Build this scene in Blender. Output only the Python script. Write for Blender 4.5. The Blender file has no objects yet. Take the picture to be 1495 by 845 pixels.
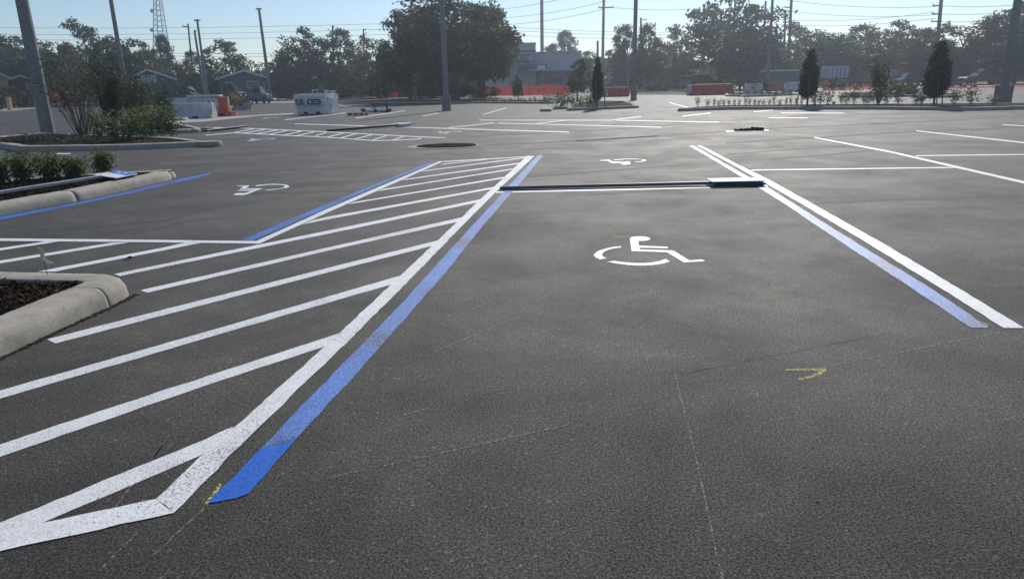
import bpy, bmesh, math, random
from mathutils import Vector, Matrix, noise
random.seed(7)
sc = bpy.context.scene
col = sc.collection
PI = math.pi
# ------------------------------------------------------------------ camera
f = 1041.0; CH = 1.55; PITCH = math.atan(301 / f); ROLL = math.radians(1.4)
F = Vector((0, math.cos(PITCH), -math.sin(PITCH)))
R0 = Vector((1, 0, 0)); U0 = Vector((0, math.sin(PITCH), math.cos(PITCH)))
CR = math.cos(ROLL) * R0 - math.sin(ROLL) * U0
CU = math.sin(ROLL) * R0 + math.cos(ROLL) * U0
def ray(x, y): return F * f + CR * (x - 747.5) + CU * (422.5 - y)
def gp(x, y, z=0.0):
    d = ray(x, y); t = (z - CH) / d.z
    return Vector((d.x * t, d.y * t, z))
def at(x, y, D):
    d = ray(x, y); t = D / d.y
    return Vector((d.x * t, D, CH + d.z * t))
def base(x, D, y=120):
    """ground point below image column x at depth D"""
    p = at(x, y, D); return Vector((p.x, D, 0))
def zat(P, y):
    """height above P where image row y is reached"""
    q = Vector((P.x, P.y, 0 - CH)); a = q.dot(F); b = q.dot(CU); k = (422.5 - y) / f
    return (k * a - b) / (CU.z - k * F.z)
def hz(x): return 121.6 - math.tan(ROLL) * (x - 740)
cam_d = bpy.data.cameras.new('camera'); cam = bpy.data.objects.new('camera', cam_d); col.objects.link(cam)
cam_d.sensor_width = 36; cam_d.lens = 36 * f / 1495; cam_d.clip_end = 6000; cam_d.clip_start = 0.05
M = Matrix((CR, CU, -F)).transposed().to_4x4(); M.translation = Vector((0, 0, CH)); cam.matrix_world = M
sc.camera = cam
# ------------------------------------------------------------------ light
SUN_EL = math.radians(35); SUN_AZ = math.radians(17)      # azimuth from +Y towards +X
w = bpy.data.worlds.new('World'); sc.world = w; w.use_nodes = True
nt = w.node_tree; nt.nodes.clear()
sky = nt.nodes.new('ShaderNodeTexSky'); sky.sky_type = 'NISHITA'; sky.sun_disc = False
sky.sun_elevation = SUN_EL; sky.sun_rotation = SUN_AZ
sky.air_density = 1.0; sky.dust_density = 0.2; sky.ozone_density = 2.2
bg = nt.nodes.new('ShaderNodeBackground'); bg.inputs[1].default_value = 0.098
wo = nt.nodes.new('ShaderNodeOutputWorld')
pass
sd = bpy.data.lights.new('sun', 'SUN'); sd.energy = 4.2; sd.angle = math.radians(0.53); sd.color = (1, 0.95, 0.87)
so = bpy.data.objects.new('sun', sd); col.objects.link(so)
sdir = Vector((math.sin(SUN_AZ) * math.cos(SUN_EL), math.cos(SUN_AZ) * math.cos(SUN_EL), math.sin(SUN_EL)))
so.rotation_euler = sdir.to_track_quat('Z', 'Y').to_euler(); so.location = sdir * 60
sc.view_settings.view_transform = 'Standard'; sc.view_settings.look = 'None'
sc.view_settings.exposure = 0.0; sc.view_settings.gamma = 1
sc.cycles.max_bounces = 6; sc.cycles.volume_bounces = 0; sc.cycles.transparent_max_bounces = 8
sc.cycles.caustics_reflective = False; sc.cycles.caustics_refractive = False
# ------------------------------------------------------------------ materials
def newmat(name):
    m = bpy.data.materials.new(name); m.use_nodes = True
    return m, m.node_tree, m.node_tree.nodes['Principled BSDF']
def nd(t, kind, **kw):
    n = t.nodes.new(kind)
    for k, v in kw.items():
        if k in n.inputs: n.inputs[k].default_value = v
        else: setattr(n, k, v)
    return n
def ramp(t, fac, stops):
    r = t.nodes.new('ShaderNodeValToRGB'); e = r.color_ramp.elements
    while len(e) < len(stops): e.new(0.5)
    for i, (p, c) in enumerate(stops):
        e[i].position = p; e[i].color = (*c, 1) if len(c) == 3 else c
    t.links.new(fac, r.inputs[0]); return r.outputs[0]
def mix(t, fac, a, b, mode='MIX'):
    n = t.nodes.new('ShaderNodeMix'); n.data_type = 'RGBA'; n.blend_type = mode
    for s, v in ((n.inputs[0], fac), (n.inputs[6], a), (n.inputs[7], b)):
        if hasattr(v, 'links') or hasattr(v, 'node'): t.links.new(v, s)
        elif isinstance(v, (int, float)): s.default_value = v
        else: s.default_value = (*v, 1) if len(v) == 3 else v
    return n.outputs[2]
def simple(name, c, rough=0.6, metal=0.0, var=0.12, scale=3.0, bump=0.0, spec=0.5, dirt=None):
    m, t, b = newmat(name)
    tc = nd(t, 'ShaderNodeTexCoord')
    n = nd(t, 'ShaderNodeTexNoise', Scale=scale, Detail=6.0, Roughness=0.65); t.links.new(tc.outputs['Object'], n.inputs['Vector'])
    lo = tuple(max(0, v * (1 - var * 1.6)) for v in c); hi = tuple(min(1, v * (1 + var)) for v in c)
    out = ramp(t, n.outputs[0], [(0.3, lo), (0.7, hi)])
    if dirt:
        n2 = nd(t, 'ShaderNodeTexNoise', Scale=scale * 0.35, Detail=8.0, Roughness=0.75); t.links.new(tc.outputs['Object'], n2.inputs['Vector'])
        fac = ramp(t, n2.outputs[0], [(0.5, (0, 0, 0)), (0.72, (1, 1, 1))]); out = mix(t, fac, out, dirt)
    t.links.new(out, b.inputs['Base Color'])
    b.inputs['Roughness'].default_value = rough; b.inputs['Metallic'].default_value = metal
    b.inputs['Specular IOR Level'].default_value = spec
    if bump:
        bp = nd(t, 'ShaderNodeBump', Strength=bump, Distance=0.01); n3 = nd(t, 'ShaderNodeTexNoise', Scale=scale * 12, Detail=4.0)
        t.links.new(tc.outputs['Object'], n3.inputs['Vector']); t.links.new(n3.outputs[0], bp.inputs['Height']); t.links.new(bp.outputs[0], b.inputs['Normal'])
    return m
tint = mix(nt, 1.0, sky.outputs[0], (0.90, 0.955, 1.07), 'MULTIPLY'); nt.links.new(tint, bg.inputs[0])
nt.links.new(bg.outputs[0], wo.inputs[0])
def asphalt_nodes(t, tc):
    """returns colour socket, height socket of the aggregate"""
    co = tc.outputs['Object']
    def noi(scale, det=4.0, rough=0.6, vec=None, dist=0.0):
        n = nd(t, 'ShaderNodeTexNoise', Scale=scale, Detail=det, Roughness=rough, Distortion=dist)
        t.links.new(vec or co, n.inputs['Vector']); return n.outputs[0]
    grain = noi(75, 5.0, 0.8)
    vor = nd(t, 'ShaderNodeTexVoronoi', Scale=85.0); t.links.new(co, vor.inputs['Vector'])
    patch = noi(0.7, 9.0, 0.72, dist=0.4)
    patch2 = noi(3.2, 5.0, 0.65)
    mp = nd(t, 'ShaderNodeMapping'); mp.inputs['Rotation'].default_value = (0, 0, math.radians(-12)); mp.inputs['Scale'].default_value = (0.045, 0.85, 1)
    t.links.new(co, mp.inputs['Vector']); streak = noi(1.0, 7.0, 0.72, mp.outputs[0], 0.25)
    mp2 = nd(t, 'ShaderNodeMapping'); mp2.inputs['Rotation'].default_value = (0, 0, math.radians(4)); mp2.inputs['Scale'].default_value = (0.02, 0.5, 1)
    t.links.new(co, mp2.inputs['Vector']); streak2 = noi(1.3, 6.0, 0.75, mp2.outputs[0], 0.5)
    c = ramp(t, grain, [(0.36, (0.006, 0.006, 0.006)), (0.46, (0.032, 0.030, 0.027)), (0.56, (0.062, 0.058, 0.051)), (0.66, (0.19, 0.18, 0.155))])
    specks = ramp(t, vor.outputs['Color'], [(0.84, (0, 0, 0)), (0.95, (0.75, 0.75, 0.75))])
    c = mix(t, specks, c, (0.20, 0.185, 0.155))
    pc = ramp(t, patch, [(0.34, (0.55, 0.56, 0.58)), (0.5, (0.98, 0.97, 0.95)), (0.66, (1.5, 1.44, 1.3))])
    c = mix(t, 1.0, c, pc, 'MULTIPLY')
    pits = noi(34, 3.0, 0.6); c = mix(t, ramp(t, pits, [(0.30, (0.9,) * 3), (0.40, (0, 0, 0))]), c, (0.008, 0.008, 0.008))
    blot = noi(0.9, 3.0, 0.5, dist=0.6); c = mix(t, 1.0, c, ramp(t, blot, [(0.34, (0.78, 0.78, 0.8)), (0.52, (0.98,) * 3), (0.7, (1.12, 1.1, 1.05))]), 'MULTIPLY')
    pc2 = ramp(t, patch2, [(0.3, (0.8, 0.8, 0.8)), (0.7, (1.2, 1.2, 1.18))]); c = mix(t, 1.0, c, pc2, 'MULTIPLY')
    c = mix(t, 1.0, c, (0.84, 0.775, 0.675), 'MULTIPLY')
    mot = noi(60, 4.0, 0.75); c = mix(t, 1.0, c, ramp(t, mot, [(0.34, (0.48, 0.48, 0.49)), (0.5, (0.98,) * 3), (0.64, (1.6, 1.56, 1.46))]), 'MULTIPLY')
    sp_ = nd(t, 'ShaderNodeSeparateXYZ'); t.links.new(co, sp_.inputs[0])
    lane = nd(t, 'ShaderNodeMapRange'); t.links.new(sp_.outputs[1], lane.inputs[0]); lane.inputs[1].default_value = 7.0; lane.inputs[2].default_value = 16.0; lane.inputs[3].default_value = 0.18; lane.inputs[4].default_value = 0.95
    lane = lane.outputs[0]
    sc1 = ramp(t, streak, [(0.34, (0.5, 0.5, 0.52)), (0.46, (0.95, 0.95, 0.95)), (0.62, (1.08, 1.08, 1.06)), (0.75, (1.4, 1.38, 1.3))])
    c = mix(t, lane, c, sc1, 'MULTIPLY')
    sc2 = ramp(t, streak2, [(0.36, (0.6, 0.6, 0.62)), (0.5, (1.0, 1.0, 1.0)), (0.7, (1.25, 1.24, 1.2))]); c = mix(t, lane, c, sc2, 'MULTIPLY')
    return c, grain, patch, streak
def bumpit(t, b, h, strength, dist):
    bp = nd(t, 'ShaderNodeBump', Strength=strength, Distance=dist); t.links.new(h, bp.inputs['Height']); t.links.new(bp.outputs[0], b.inputs['Normal'])
def m_asphalt():
    m, t, b = newmat('asphalt'); tc = nd(t, 'ShaderNodeTexCoord'); c, g, p, s = asphalt_nodes(t, tc)
    t.links.new(c, b.inputs['Base Color'])
    rr = ramp(t, p, [(0.36, (0.74,) * 3), (0.64, (0.63,) * 3)]); t.links.new(rr, b.inputs['Roughness'])
    mo_ = nd(t, 'ShaderNodeTexNoise', Scale=112.0, Detail=4.0, Roughness=0.8); t.links.new(tc.outputs['Object'], mo_.inputs['Vector'])
    sl = ramp(t, mo_.outputs[0], [(0.40, (0.04,) * 3), (0.50, (0.32,) * 3), (0.60, (1.0,) * 3)]); t.links.new(sl, b.inputs['Specular IOR Level'])
    bumpit(t, b, mo_.outputs[0], 0.9, 0.008)
    return m
def m_paint(name, colr, worn, rough=0.5, spec=0.5):
    m, t, b = newmat(name); tc = nd(t, 'ShaderNodeTexCoord'); c, g, p, s = asphalt_nodes(t, tc)
    n = nd(t, 'ShaderNodeTexNoise', Scale=105.0, Detail=3.0, Roughness=0.75); t.links.new(tc.outputs['Object'], n.inputs['Vector'])
    big = nd(t, 'ShaderNodeTexNoise', Scale=1.3, Detail=3.0, Roughness=0.6); t.links.new(tc.outputs['Object'], big.inputs['Vector'])
    bb = nd(t, 'ShaderNodeMapRange'); t.links.new(big.outputs[0], bb.inputs[0]); bb.inputs[1].default_value = 0.35; bb.inputs[2].default_value = 0.7
    bb.inputs[3].default_value = -0.07; bb.inputs[4].default_value = worn
    ad = nd(t, 'ShaderNodeMath', operation='ADD'); t.links.new(n.outputs[0], ad.inputs[0]); t.links.new(bb.outputs[0], ad.inputs[1])
    fac = ramp(t, ad.outputs[0], [(0.56, (0, 0, 0)), (0.63, (1, 1, 1))])
    pn = nd(t, 'ShaderNodeTexNoise', Scale=6.0, Detail=5.0); t.links.new(tc.outputs['Object'], pn.inputs['Vector'])
    pcol = ramp(t, pn.outputs[0], [(0.3, tuple(v * 0.86 for v in colr)), (0.7, colr)])
    pcol = mix(t, 1.0, pcol, ramp(t, g, [(0.36, (0.68,) * 3), (0.48, (0.96,) * 3), (0.68, (1.06,) * 3)]), 'MULTIPLY')
    out = mix(t, fac, pcol, (0.045, 0.044, 0.042)); t.links.new(out, b.inputs['Base Color'])
    b.inputs['Roughness'].default_value = rough; b.inputs['Specular IOR Level'].default_value = spec
    mo_ = nd(t, 'ShaderNodeTexNoise', Scale=112.0, Detail=4.0, Roughness=0.8); t.links.new(tc.outputs['Object'], mo_.inputs['Vector'])
    sl = ramp(t, mo_.outputs[0], [(0.40, (0.1,) * 3), (0.52, (0.45,) * 3), (0.60, (1.0,) * 3)]); t.links.new(sl, b.inputs['Specular IOR Level'])
    dk = ramp(t, mo_.outputs[0], [(0.38, (0.35,) * 3), (0.47, (1.0,) * 3)]); out = mix(t, worn * 5 if worn > 0.02 else 0.12, out, mix(t, 1.0, out, dk, 'MULTIPLY')); t.links.new(out, b.inputs['Base Color'])
    bumpit(t, b, mo_.outputs[0], 0.55 if worn > 0 else 0.25, 0.006)
    return m
def m_chalk():
    m, t, b = newmat('yellow_chalk'); tc = nd(t, 'ShaderNodeTexCoord'); c, g, p, s = asphalt_nodes(t, tc)
    n = nd(t, 'ShaderNodeTexNoise', Scale=70.0, Detail=3.0, Roughness=0.8); t.links.new(tc.outputs['Object'], n.inputs['Vector'])
    fac = ramp(t, n.outputs[0], [(0.46, (0, 0, 0)), (0.58, (1, 1, 1))]); out = mix(t, fac, c, (0.62, 0.55, 0.13)); t.links.new(out, b.inputs['Base Color'])
    b.inputs['Roughness'].default_value = 0.8; bumpit(t, b, g, 0.5, 0.006)
    return m
def m_faint():
    m, t, b = newmat('faint_chalk'); tc = nd(t, 'ShaderNodeTexCoord'); c, g, p, s = asphalt_nodes(t, tc)
    n = nd(t, 'ShaderNodeTexNoise', Scale=60.0, Detail=3.0, Roughness=0.8); t.links.new(tc.outputs['Object'], n.inputs['Vector'])
    fac = ramp(t, n.outputs[0], [(0.48, (0, 0, 0)), (0.68, (0.7, 0.7, 0.7))]); out = mix(t, fac, c, (0.46, 0.42, 0.22)); t.links.new(out, b.inputs['Base Color'])
    b.inputs['Roughness'].default_value = 0.8; bumpit(t, b, g, 0.5, 0.006)
    return m
def m_leaf(name, c, c2, trans=0.25, rough=0.5):
    m, t, b = newmat(name); tc = nd(t, 'ShaderNodeTexCoord')
    n = nd(t, 'ShaderNodeTexNoise', Scale=1.1, Detail=4.0, Roughness=0.7); t.links.new(tc.outputs['Object'], n.inputs['Vector'])
    o = ramp(t, n.outputs[0], [(0.35, c), (0.65, c2)]); t.links.new(o, b.inputs['Base Color'])
    b.inputs['Roughness'].default_value = max(rough, .62); b.inputs['Specular IOR Level'].default_value = 0.18
    tr = nd(t, 'ShaderNodeBsdfTranslucent'); t.links.new(o, tr.inputs[0])
    ms = nd(t, 'ShaderNodeMixShader'); ms.inputs[0].default_value = trans
    t.links.new(b.outputs[0], ms.inputs[1]); t.links.new(tr.outputs[0], ms.inputs[2])
    t.links.new(ms.outputs[0], t.nodes['Material Output'].inputs[0])
    return m
def m_concrete(name, c, stain):
    m, t, b = newmat(name); tc = nd(t, 'ShaderNodeTexCoord'); co = tc.outputs['Object']
    def noi(s, d, r):
        n = nd(t, 'ShaderNodeTexNoise', Scale=s, Detail=d, Roughness=r); t.links.new(co, n.inputs['Vector']); return n.outputs[0]
    a = noi(5, 8.0, 0.7); g = noi(110, 4.0, 0.7); s2 = noi(1.2, 6.0, 0.7)
    o = ramp(t, a, [(0.3, tuple(v * 0.72 for v in c)), (0.7, tuple(v * 1.12 for v in c))])
    o = mix(t, 1.0, o, ramp(t, g, [(0.3, (0.75,) * 3), (0.55, (1.0,) * 3), (0.75, (1.1,) * 3)]), 'MULTIPLY')
    o = mix(t, ramp(t, s2, [(0.5, (0, 0, 0)), (0.75, (0.6, 0.6, 0.6))]), o, stain)
    pits = ramp(t, noi(45, 2.0, 0.5), [(0.66, (0, 0, 0)), (0.72, (0.8,) * 3)]); o = mix(t, pits, o, tuple(v * 0.4 for v in c))
    t.links.new(o, b.inputs['Base Color']); b.inputs['Roughness'].default_value = 0.85; b.inputs['Specular IOR Level'].default_value = 0.3
    bumpit(t, b, a, 0.35, 0.02)
    return m
def m_tyre():
    m, t, b = newmat('tyre_mark'); tc = nd(t, 'ShaderNodeTexCoord'); c, g, p, s = asphalt_nodes(t, tc)
    n = nd(t, 'ShaderNodeTexNoise', Scale=2.2, Detail=6.0, Roughness=0.75); t.links.new(tc.outputs['Object'], n.inputs['Vector'])
    fac = ramp(t, n.outputs[0], [(0.38, (0, 0, 0)), (0.6, (0.8,) * 3)]); out = mix(t, fac, c, (0.024, 0.023, 0.021)); t.links.new(out, b.inputs['Base Color'])
    b.inputs['Roughness'].default_value = 0.75; b.inputs['Specular IOR Level'].default_value = 0.3; bumpit(t, b, g, 0.9, 0.007)
    return m
MA = dict(tyre=m_tyre(),
    asphalt=m_asphalt(), white=m_paint('white_paint', (0.86, 0.86, 0.85), 0.02), whiteworn=m_paint('worn_white_paint', (0.84, 0.84, 0.82), 0.05),
    blue=m_paint('blue_paint', (0.035, 0.19, 0.66), 0.17, 0.42), bluenew=m_paint('fresh_blue_paint', (0.018, 0.14, 0.60), -0.05, 0.35),
    chalk=m_chalk(), faint=m_faint(),
    kerb=m_concrete('kerb_concrete', (0.40, 0.365, 0.30), (0.22, 0.19, 0.14)), pole=m_concrete('pole_concrete', (0.30, 0.285, 0.27), (0.22, 0.21, 0.2)),
    slab=m_concrete('slab_concrete', (0.42, 0.40, 0.36), (0.3, 0.28, 0.24)),
    mulch=simple('mulch', (0.030, 0.021, 0.014), 0.95, var=0.6, scale=14, bump=0.8, spec=0.08),
    chip=simple('mulch_chip', (0.046, 0.029, 0.018), 0.95, var=0.8, scale=25, spec=0.08),
    chip2=simple('pale_chip', (0.085, 0.062, 0.042), 0.95, var=0.5, scale=25, spec=0.08),
    bark=simple('bark', (0.10, 0.085, 0.07), 0.9, var=0.3, scale=4, bump=0.5),
    twig=simple('twig', (0.13, 0.105, 0.08), 0.85, var=0.3, scale=10),
    wood=simple('weathered_wood', (0.16, 0.13, 0.10), 0.85, var=0.3, scale=2),
    oak=m_leaf('oak_leaves', (0.044, 0.060, 0.028), (0.085, 0.108, 0.046), 0.33), oak2=m_leaf('pale_oak_leaves', (0.062, 0.074, 0.036), (0.12, 0.13, 0.062), 0.33),
    oakb=m_leaf('brownish_leaves', (0.085, 0.082, 0.034), (0.13, 0.12, 0.05), 0.33), cyp=m_leaf('cypress_leaves', (0.014, 0.022, 0.016), (0.026, 0.036, 0.022), 0.08),
    shrub=m_leaf('shrub_leaves', (0.065, 0.10, 0.026), (0.14, 0.18, 0.05), 0.42, 0.35), shrubd=m_leaf('dark_shrub_leaves', (0.045, 0.060, 0.030), (0.09, 0.105, 0.05), 0.33),
    shruby=m_leaf('olive_leaves', (0.10, 0.12, 0.05), (0.17, 0.17, 0.08), 0.3), red=m_leaf('red_flowers', (0.28, 0.045, 0.03), (0.4, 0.10, 0.06), 0.3),
    tan=m_leaf('dry_leaves', (0.30, 0.20, 0.10), (0.42, 0.30, 0.18), 0.3), grass=simple('grass', (0.06, 0.075, 0.03), 0.95, var=0.5, scale=1.5),
    earth=simple('dry_earth', (0.24, 0.20, 0.15), 0.95, var=0.35, scale=0.6), galv=simple('galvanised_steel', (0.42, 0.43, 0.45), 0.45, 0.6, 0.1, 6),
    darkmetal=simple('dark_steel', (0.035, 0.04, 0.05), 0.45, 0.3, 0.2, 8), postdark=simple('blue_black_steel', (0.035, 0.06, 0.085), 0.4, 0.2, 0.15, 8), black=simple('black_rubber', (0.015, 0.015, 0.016), 0.7, var=0.2),
    iron=simple('cast_iron', (0.010, 0.010, 0.011), 1.0, 0.0, 0.4, 20, 0.4, spec=0.05),
    whitep=simple('white_plastic', (0.62, 0.62, 0.60), 0.5, var=0.15, scale=2.5, dirt=(0.35, 0.32, 0.27)), orange=simple('orange_plastic', (0.55, 0.07, 0.03), 0.5, var=0.15, scale=4),
    white_metal=simple('white_painted_steel', (0.72, 0.73, 0.75), 0.4, var=0.06, scale=2, dirt=(0.5, 0.48, 0.44)), navy=simple('navy_panel', (0.02, 0.03, 0.06), 0.5),
    signblue=simple('sign_blue', (0.02, 0.13, 0.55), 0.35, var=0.06), signpale=simple('sign_pale_blue', (0.30, 0.42, 0.62), 0.55, var=0.1, scale=14, spec=0.2), signwhite=simple('sign_white', (0.78, 0.79, 0.80), 0.35, var=0.05),
    lettering=simple('pale_lettering', (0.7, 0.72, 0.75), 0.5, var=0.02), glass=simple('dark_glass', (0.02, 0.025, 0.03), 0.08, 0.0, 0.05),
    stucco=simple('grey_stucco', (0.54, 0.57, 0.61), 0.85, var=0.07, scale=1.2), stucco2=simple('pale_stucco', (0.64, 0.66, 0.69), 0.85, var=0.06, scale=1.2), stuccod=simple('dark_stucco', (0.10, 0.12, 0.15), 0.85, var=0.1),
    roof=simple('grey_shingles', (0.12, 0.12, 0.13), 0.9, var=0.25, scale=5), teal=simple('teal_siding', (0.10, 0.16, 0.17), 0.8, var=0.1), cream=simple('cream_siding', (0.55, 0.50, 0.36), 0.8, var=0.08),
    yellow=simple('yellow_siding', (0.36, 0.28, 0.12), 0.8, var=0.08), brick=simple('brick', (0.25, 0.13, 0.10), 0.9, var=0.2), greenwall=simple('pale_green_wall', (0.40, 0.45, 0.30), 0.85, var=0.08),
    capyellow=simple('yellow_cap', (0.85, 0.75, 0.05), 0.5, var=0.05), ribbon=simple('cream_ribbon', (0.75, 0.62, 0.38), 0.6, var=0.1, scale=20), tanwood=simple('new_lumber', (0.5, 0.36, 0.2), 0.8, var=0.15), paver=simple('red_pavers', (0.33, 0.17, 0.13), 0.9, var=0.2, scale=2),
    cyan=simple('silver_car_paint', (0.35, 0.38, 0.41), 0.25, 0.5, 0.03), cdark=simple('black_car_paint', (0.012, 0.014, 0.018), 0.2, 0.0, 0.03), cblue=simple('blue_grey_car_paint', (0.07, 0.11, 0.16), 0.25, 0.2, 0.03), cwhite=simple('white_car_paint', (0.7, 0.72, 0.74), 0.25, 0.0, 0.03), cred=simple('red_lens', (0.4, 0.01, 0.01), 0.3), )
def m_mesh():
    m, t, b = newmat('orange_mesh_net'); tc = nd(t, 'ShaderNodeTexCoord')
    b.inputs['Base Color'].default_value = (0.58, 0.07, 0.035, 1); b.inputs['Roughness'].default_value = 0.6
    n = nd(t, 'ShaderNodeTexNoise', Scale=9.0, Detail=2.0); t.links.new(tc.outputs['Object'], n.inputs['Vector'])
    fac = ramp(t, n.outputs[0], [(0.36, (0.25,) * 3), (0.48, (0.9,) * 3)])
    tr = nd(t, 'ShaderNodeBsdfTransparent'); tl = nd(t, 'ShaderNodeBsdfTranslucent'); tl.inputs[0].default_value = (0.6, 0.08, 0.04, 1)
    m1 = nd(t, 'ShaderNodeMixShader'); m1.inputs[0].default_value = 0.25; t.links.new(b.outputs[0], m1.inputs[1]); t.links.new(tl.outputs[0], m1.inputs[2])
    m2 = nd(t, 'ShaderNodeMixShader'); t.links.new(fac, m2.inputs[0]); t.links.new(tr.outputs[0], m2.inputs[1]); t.links.new(m1.outputs[0], m2.inputs[2])
    t.links.new(m2.outputs[0], t.nodes['Material Output'].inputs[0]); return m
MA['net'] = m_mesh()
# ------------------------------------------------------------------ mesh helpers
class MB:
    def __init__(s): s.v = []; s.f = []
    def add(s, vs, fs):
        k = len(s.v); s.v += [tuple(v) for v in vs]; s.f += [tuple(i + k for i in q) for q in fs]; return s
    def box(s, x0, x1, y0, y1, z0, z1, mat=None):
        vs = [Vector((x, y, z)) for z in (z0, z1) for y in (y0, y1) for x in (x0, x1)]
        if mat: vs = [mat @ v for v in vs]
        return s.add(vs, [(0, 2, 3, 1), (4, 5, 7, 6), (0, 1, 5, 4), (2, 6, 7, 3), (0, 4, 6, 2), (1, 3, 7, 5)])
    def tube(s, pts, rs, n=8, cap=True):
        pts = [Vector(p) for p in pts]
        if not isinstance(rs, (list, tuple)): rs = [rs] * len(pts)
        vs = []; 
        for i, p in enumerate(pts):
            d = (pts[min(i + 1, len(pts) - 1)] - pts[max(i - 1, 0)]).normalized()
            a = d.cross(Vector((0, 0, 1)) if abs(d.z) < 0.9 else Vector((0, 1, 0))).normalized(); b = d.cross(a)
            for k in range(n):
                q = 2 * PI * (k + .5) / n; vs.append(p + (a * math.cos(q) + b * math.sin(q)) * rs[i])
        fs = [(i * n + k, i * n + (k + 1) % n, (i + 1) * n + (k + 1) % n, (i + 1) * n + k) for i in range(len(pts) - 1) for k in range(n)]
        if cap: fs += [tuple(range(n - 1, -1, -1)), tuple((len(pts) - 1) * n + k for k in range(n))]
        return s.add(vs, fs)
    def prism(s, poly, h0, h1, mat=None):
        """extrude a 2-D polygon (list of (x,z)) along y from h0 to h1"""
        n = len(poly); vs = [Vector((x, h0, z)) for x, z in poly] + [Vector((x, h1, z)) for x, z in poly]
        if mat: vs = [mat @ v for v in vs]
        return s.add(vs, [tuple(range(n)), tuple(range(2 * n - 1, n - 1, -1))] + [(i, i + n, (i + 1) % n + n, (i + 1) % n) for i in range(n)])
    def leaf(s, p, size, nrm=None):
        a = Vector((random.gauss(0, 1), random.gauss(0, 1), random.gauss(0, 1)))
        a = a.normalized() if nrm is None else (a * 0.7 + nrm).normalized()
        b = a.cross(Vector((random.gauss(0, 1), random.gauss(0, 1), random.gauss(0, 1)))).normalized(); c = a.cross(b)
        u = b * size * random.uniform(.5, .8); v = c * size * random.uniform(.25, .45)
        return s.add([p - u, p - v * 1.0 + u * 0.1, p + u, p + v + u * 0.1], [(0, 1, 2, 3)])
    def mesh(s, name, mat):
        me = bpy.data.meshes.new(name); me.from_pydata(s.v, [], s.f); me.update()
        for m in (mat if isinstance(mat, (list, tuple)) else [mat]): me.materials.append(m)
        return me
    def build(s, name, mat, parent=None, bevel=0, smooth=False, loc=None):
        o = bpy.data.objects.new(name, s.mesh(name, mat)); col.objects.link(o)
        if parent: o.parent = parent
        if loc is not None: o.location = loc
        bm = bmesh.new(); bm.from_mesh(o.data); bmesh.ops.recalc_face_normals(bm, faces=bm.faces) if len(s.f) < 1500 else None; bm.to_mesh(o.data); bm.free()
        if smooth:
            for p in o.data.polygons: p.use_smooth = True
        if bevel:
            md = o.modifiers.new('bevel', 'BEVEL'); md.width = bevel; md.segments = 2; md.limit_method = 'ANGLE'
        return o
def tag(o, label=None, cat=None, group=None, kind=None):
    if label: o['label'] = label
    if cat: o['category'] = cat
    if group: o['group'] = group
    if kind: o['kind'] = kind
    return o
def empty(name, loc, rz=0, label=None, cat=None, group=None):
    o = bpy.data.objects.new(name, None); col.objects.link(o); o.location = loc; o.rotation_euler = (0, 0, rz); o.empty_display_size = 0.2
    return tag(o, label, cat, group)
CH_ = {}
def children(o): return [c for c in bpy.data.objects if c.parent == o]
def copy_tree(o, parent=None):
    c = o.copy(); col.objects.link(c)
    if parent: c.parent = parent
    for ch in children(o): copy_tree(ch, c)
    return c
def text_mesh(s, size, depth=0.0):
    cu = bpy.data.curves.new('t', 'FONT'); cu.body = s; cu.size = size; cu.extrude = depth; cu.align_x = 'CENTER'; cu.align_y = 'CENTER'; cu.resolution_u = 3
    o = bpy.data.objects.new('t', cu); col.objects.link(o); dg = bpy.context.evaluated_depsgraph_get()
    me = bpy.data.meshes.new_from_object(o.evaluated_get(dg)); bpy.data.objects.remove(o); return me
# ------------------------------------------------------------------ ground
g = MB(); g.add([(-900, -60, -0.012), (900, -60, -0.012), (900, 1800, -0.012), (-900, 1800, -0.012)], [(0, 1, 2, 3)])
tag(g.build('ground', MA['grass']), kind='structure')
lot = MB()
lot.add([(-120, -8, 0), (130, -8, 0), (130, 118, 0), (-120, 150, 0)], [(0, 1, 2, 3)])
lot = tag(lot.build('parking_lot', MA['asphalt']), kind='structure')
def mark(name, pts, mat, z=0.004, label=None, jit=0.0025, world=False, parent=None):
    z = z * 0.5
    P = [Vector((*p, z)) if world else gp(p[0], p[1]) for p in pts]
    out = []
    n = len(P)
    for i in range(n):
        a, b = P[i], P[(i + 1) % n]; L = (b - a).length; dist = max(a.length, 1)
        k = max(1, min(60, int(L / (0.06 * max(1, dist / 5)))))
        for j in range(k):
            q = a.lerp(b, j / k)
            if jit and k > 1 and j: q = q + Vector((random.gauss(0, jit), random.gauss(0, jit), 0))
            out.append((q.x, q.y, z))
    bm = bmesh.new(); bm.faces.new([bm.verts.new(p) for p in out]); bmesh.ops.triangulate(bm, faces=bm.faces[:]); bmesh.ops.recalc_face_normals(bm, faces=bm.faces)
    me = bpy.data.meshes.new(name); bm.to_mesh(me); bm.free(); me.materials.append(MA[mat])
    if me.polygons and me.polygons[0].normal.z < 0: me.flip_normals()
    o = bpy.data.objects.new(name, me); col.objects.link(o); o.parent = parent or lot
    if label: o['label'] = label
    return o
def line(name, a, b, wpx, mat='white', z=0.004, label=None):
    """stripe between two pixels, with its width given in pixels at both ends"""
    w0, w1 = wpx if isinstance(wpx, tuple) else (wpx, wpx)
    d = Vector((b[0] - a[0], b[1] - a[1])).normalized(); n = Vector((-d.y, d.x))
    return mark(name, [(a[0] + n.x * w0 / 2, a[1] + n.y * w0 / 2), (b[0] + n.x * w1 / 2, b[1] + n.y * w1 / 2), (b[0] - n.x * w1 / 2, b[1] - n.y * w1 / 2), (a[0] - n.x * w0 / 2, a[1] - n.y * w0 / 2)], mat, z, label)
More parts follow.
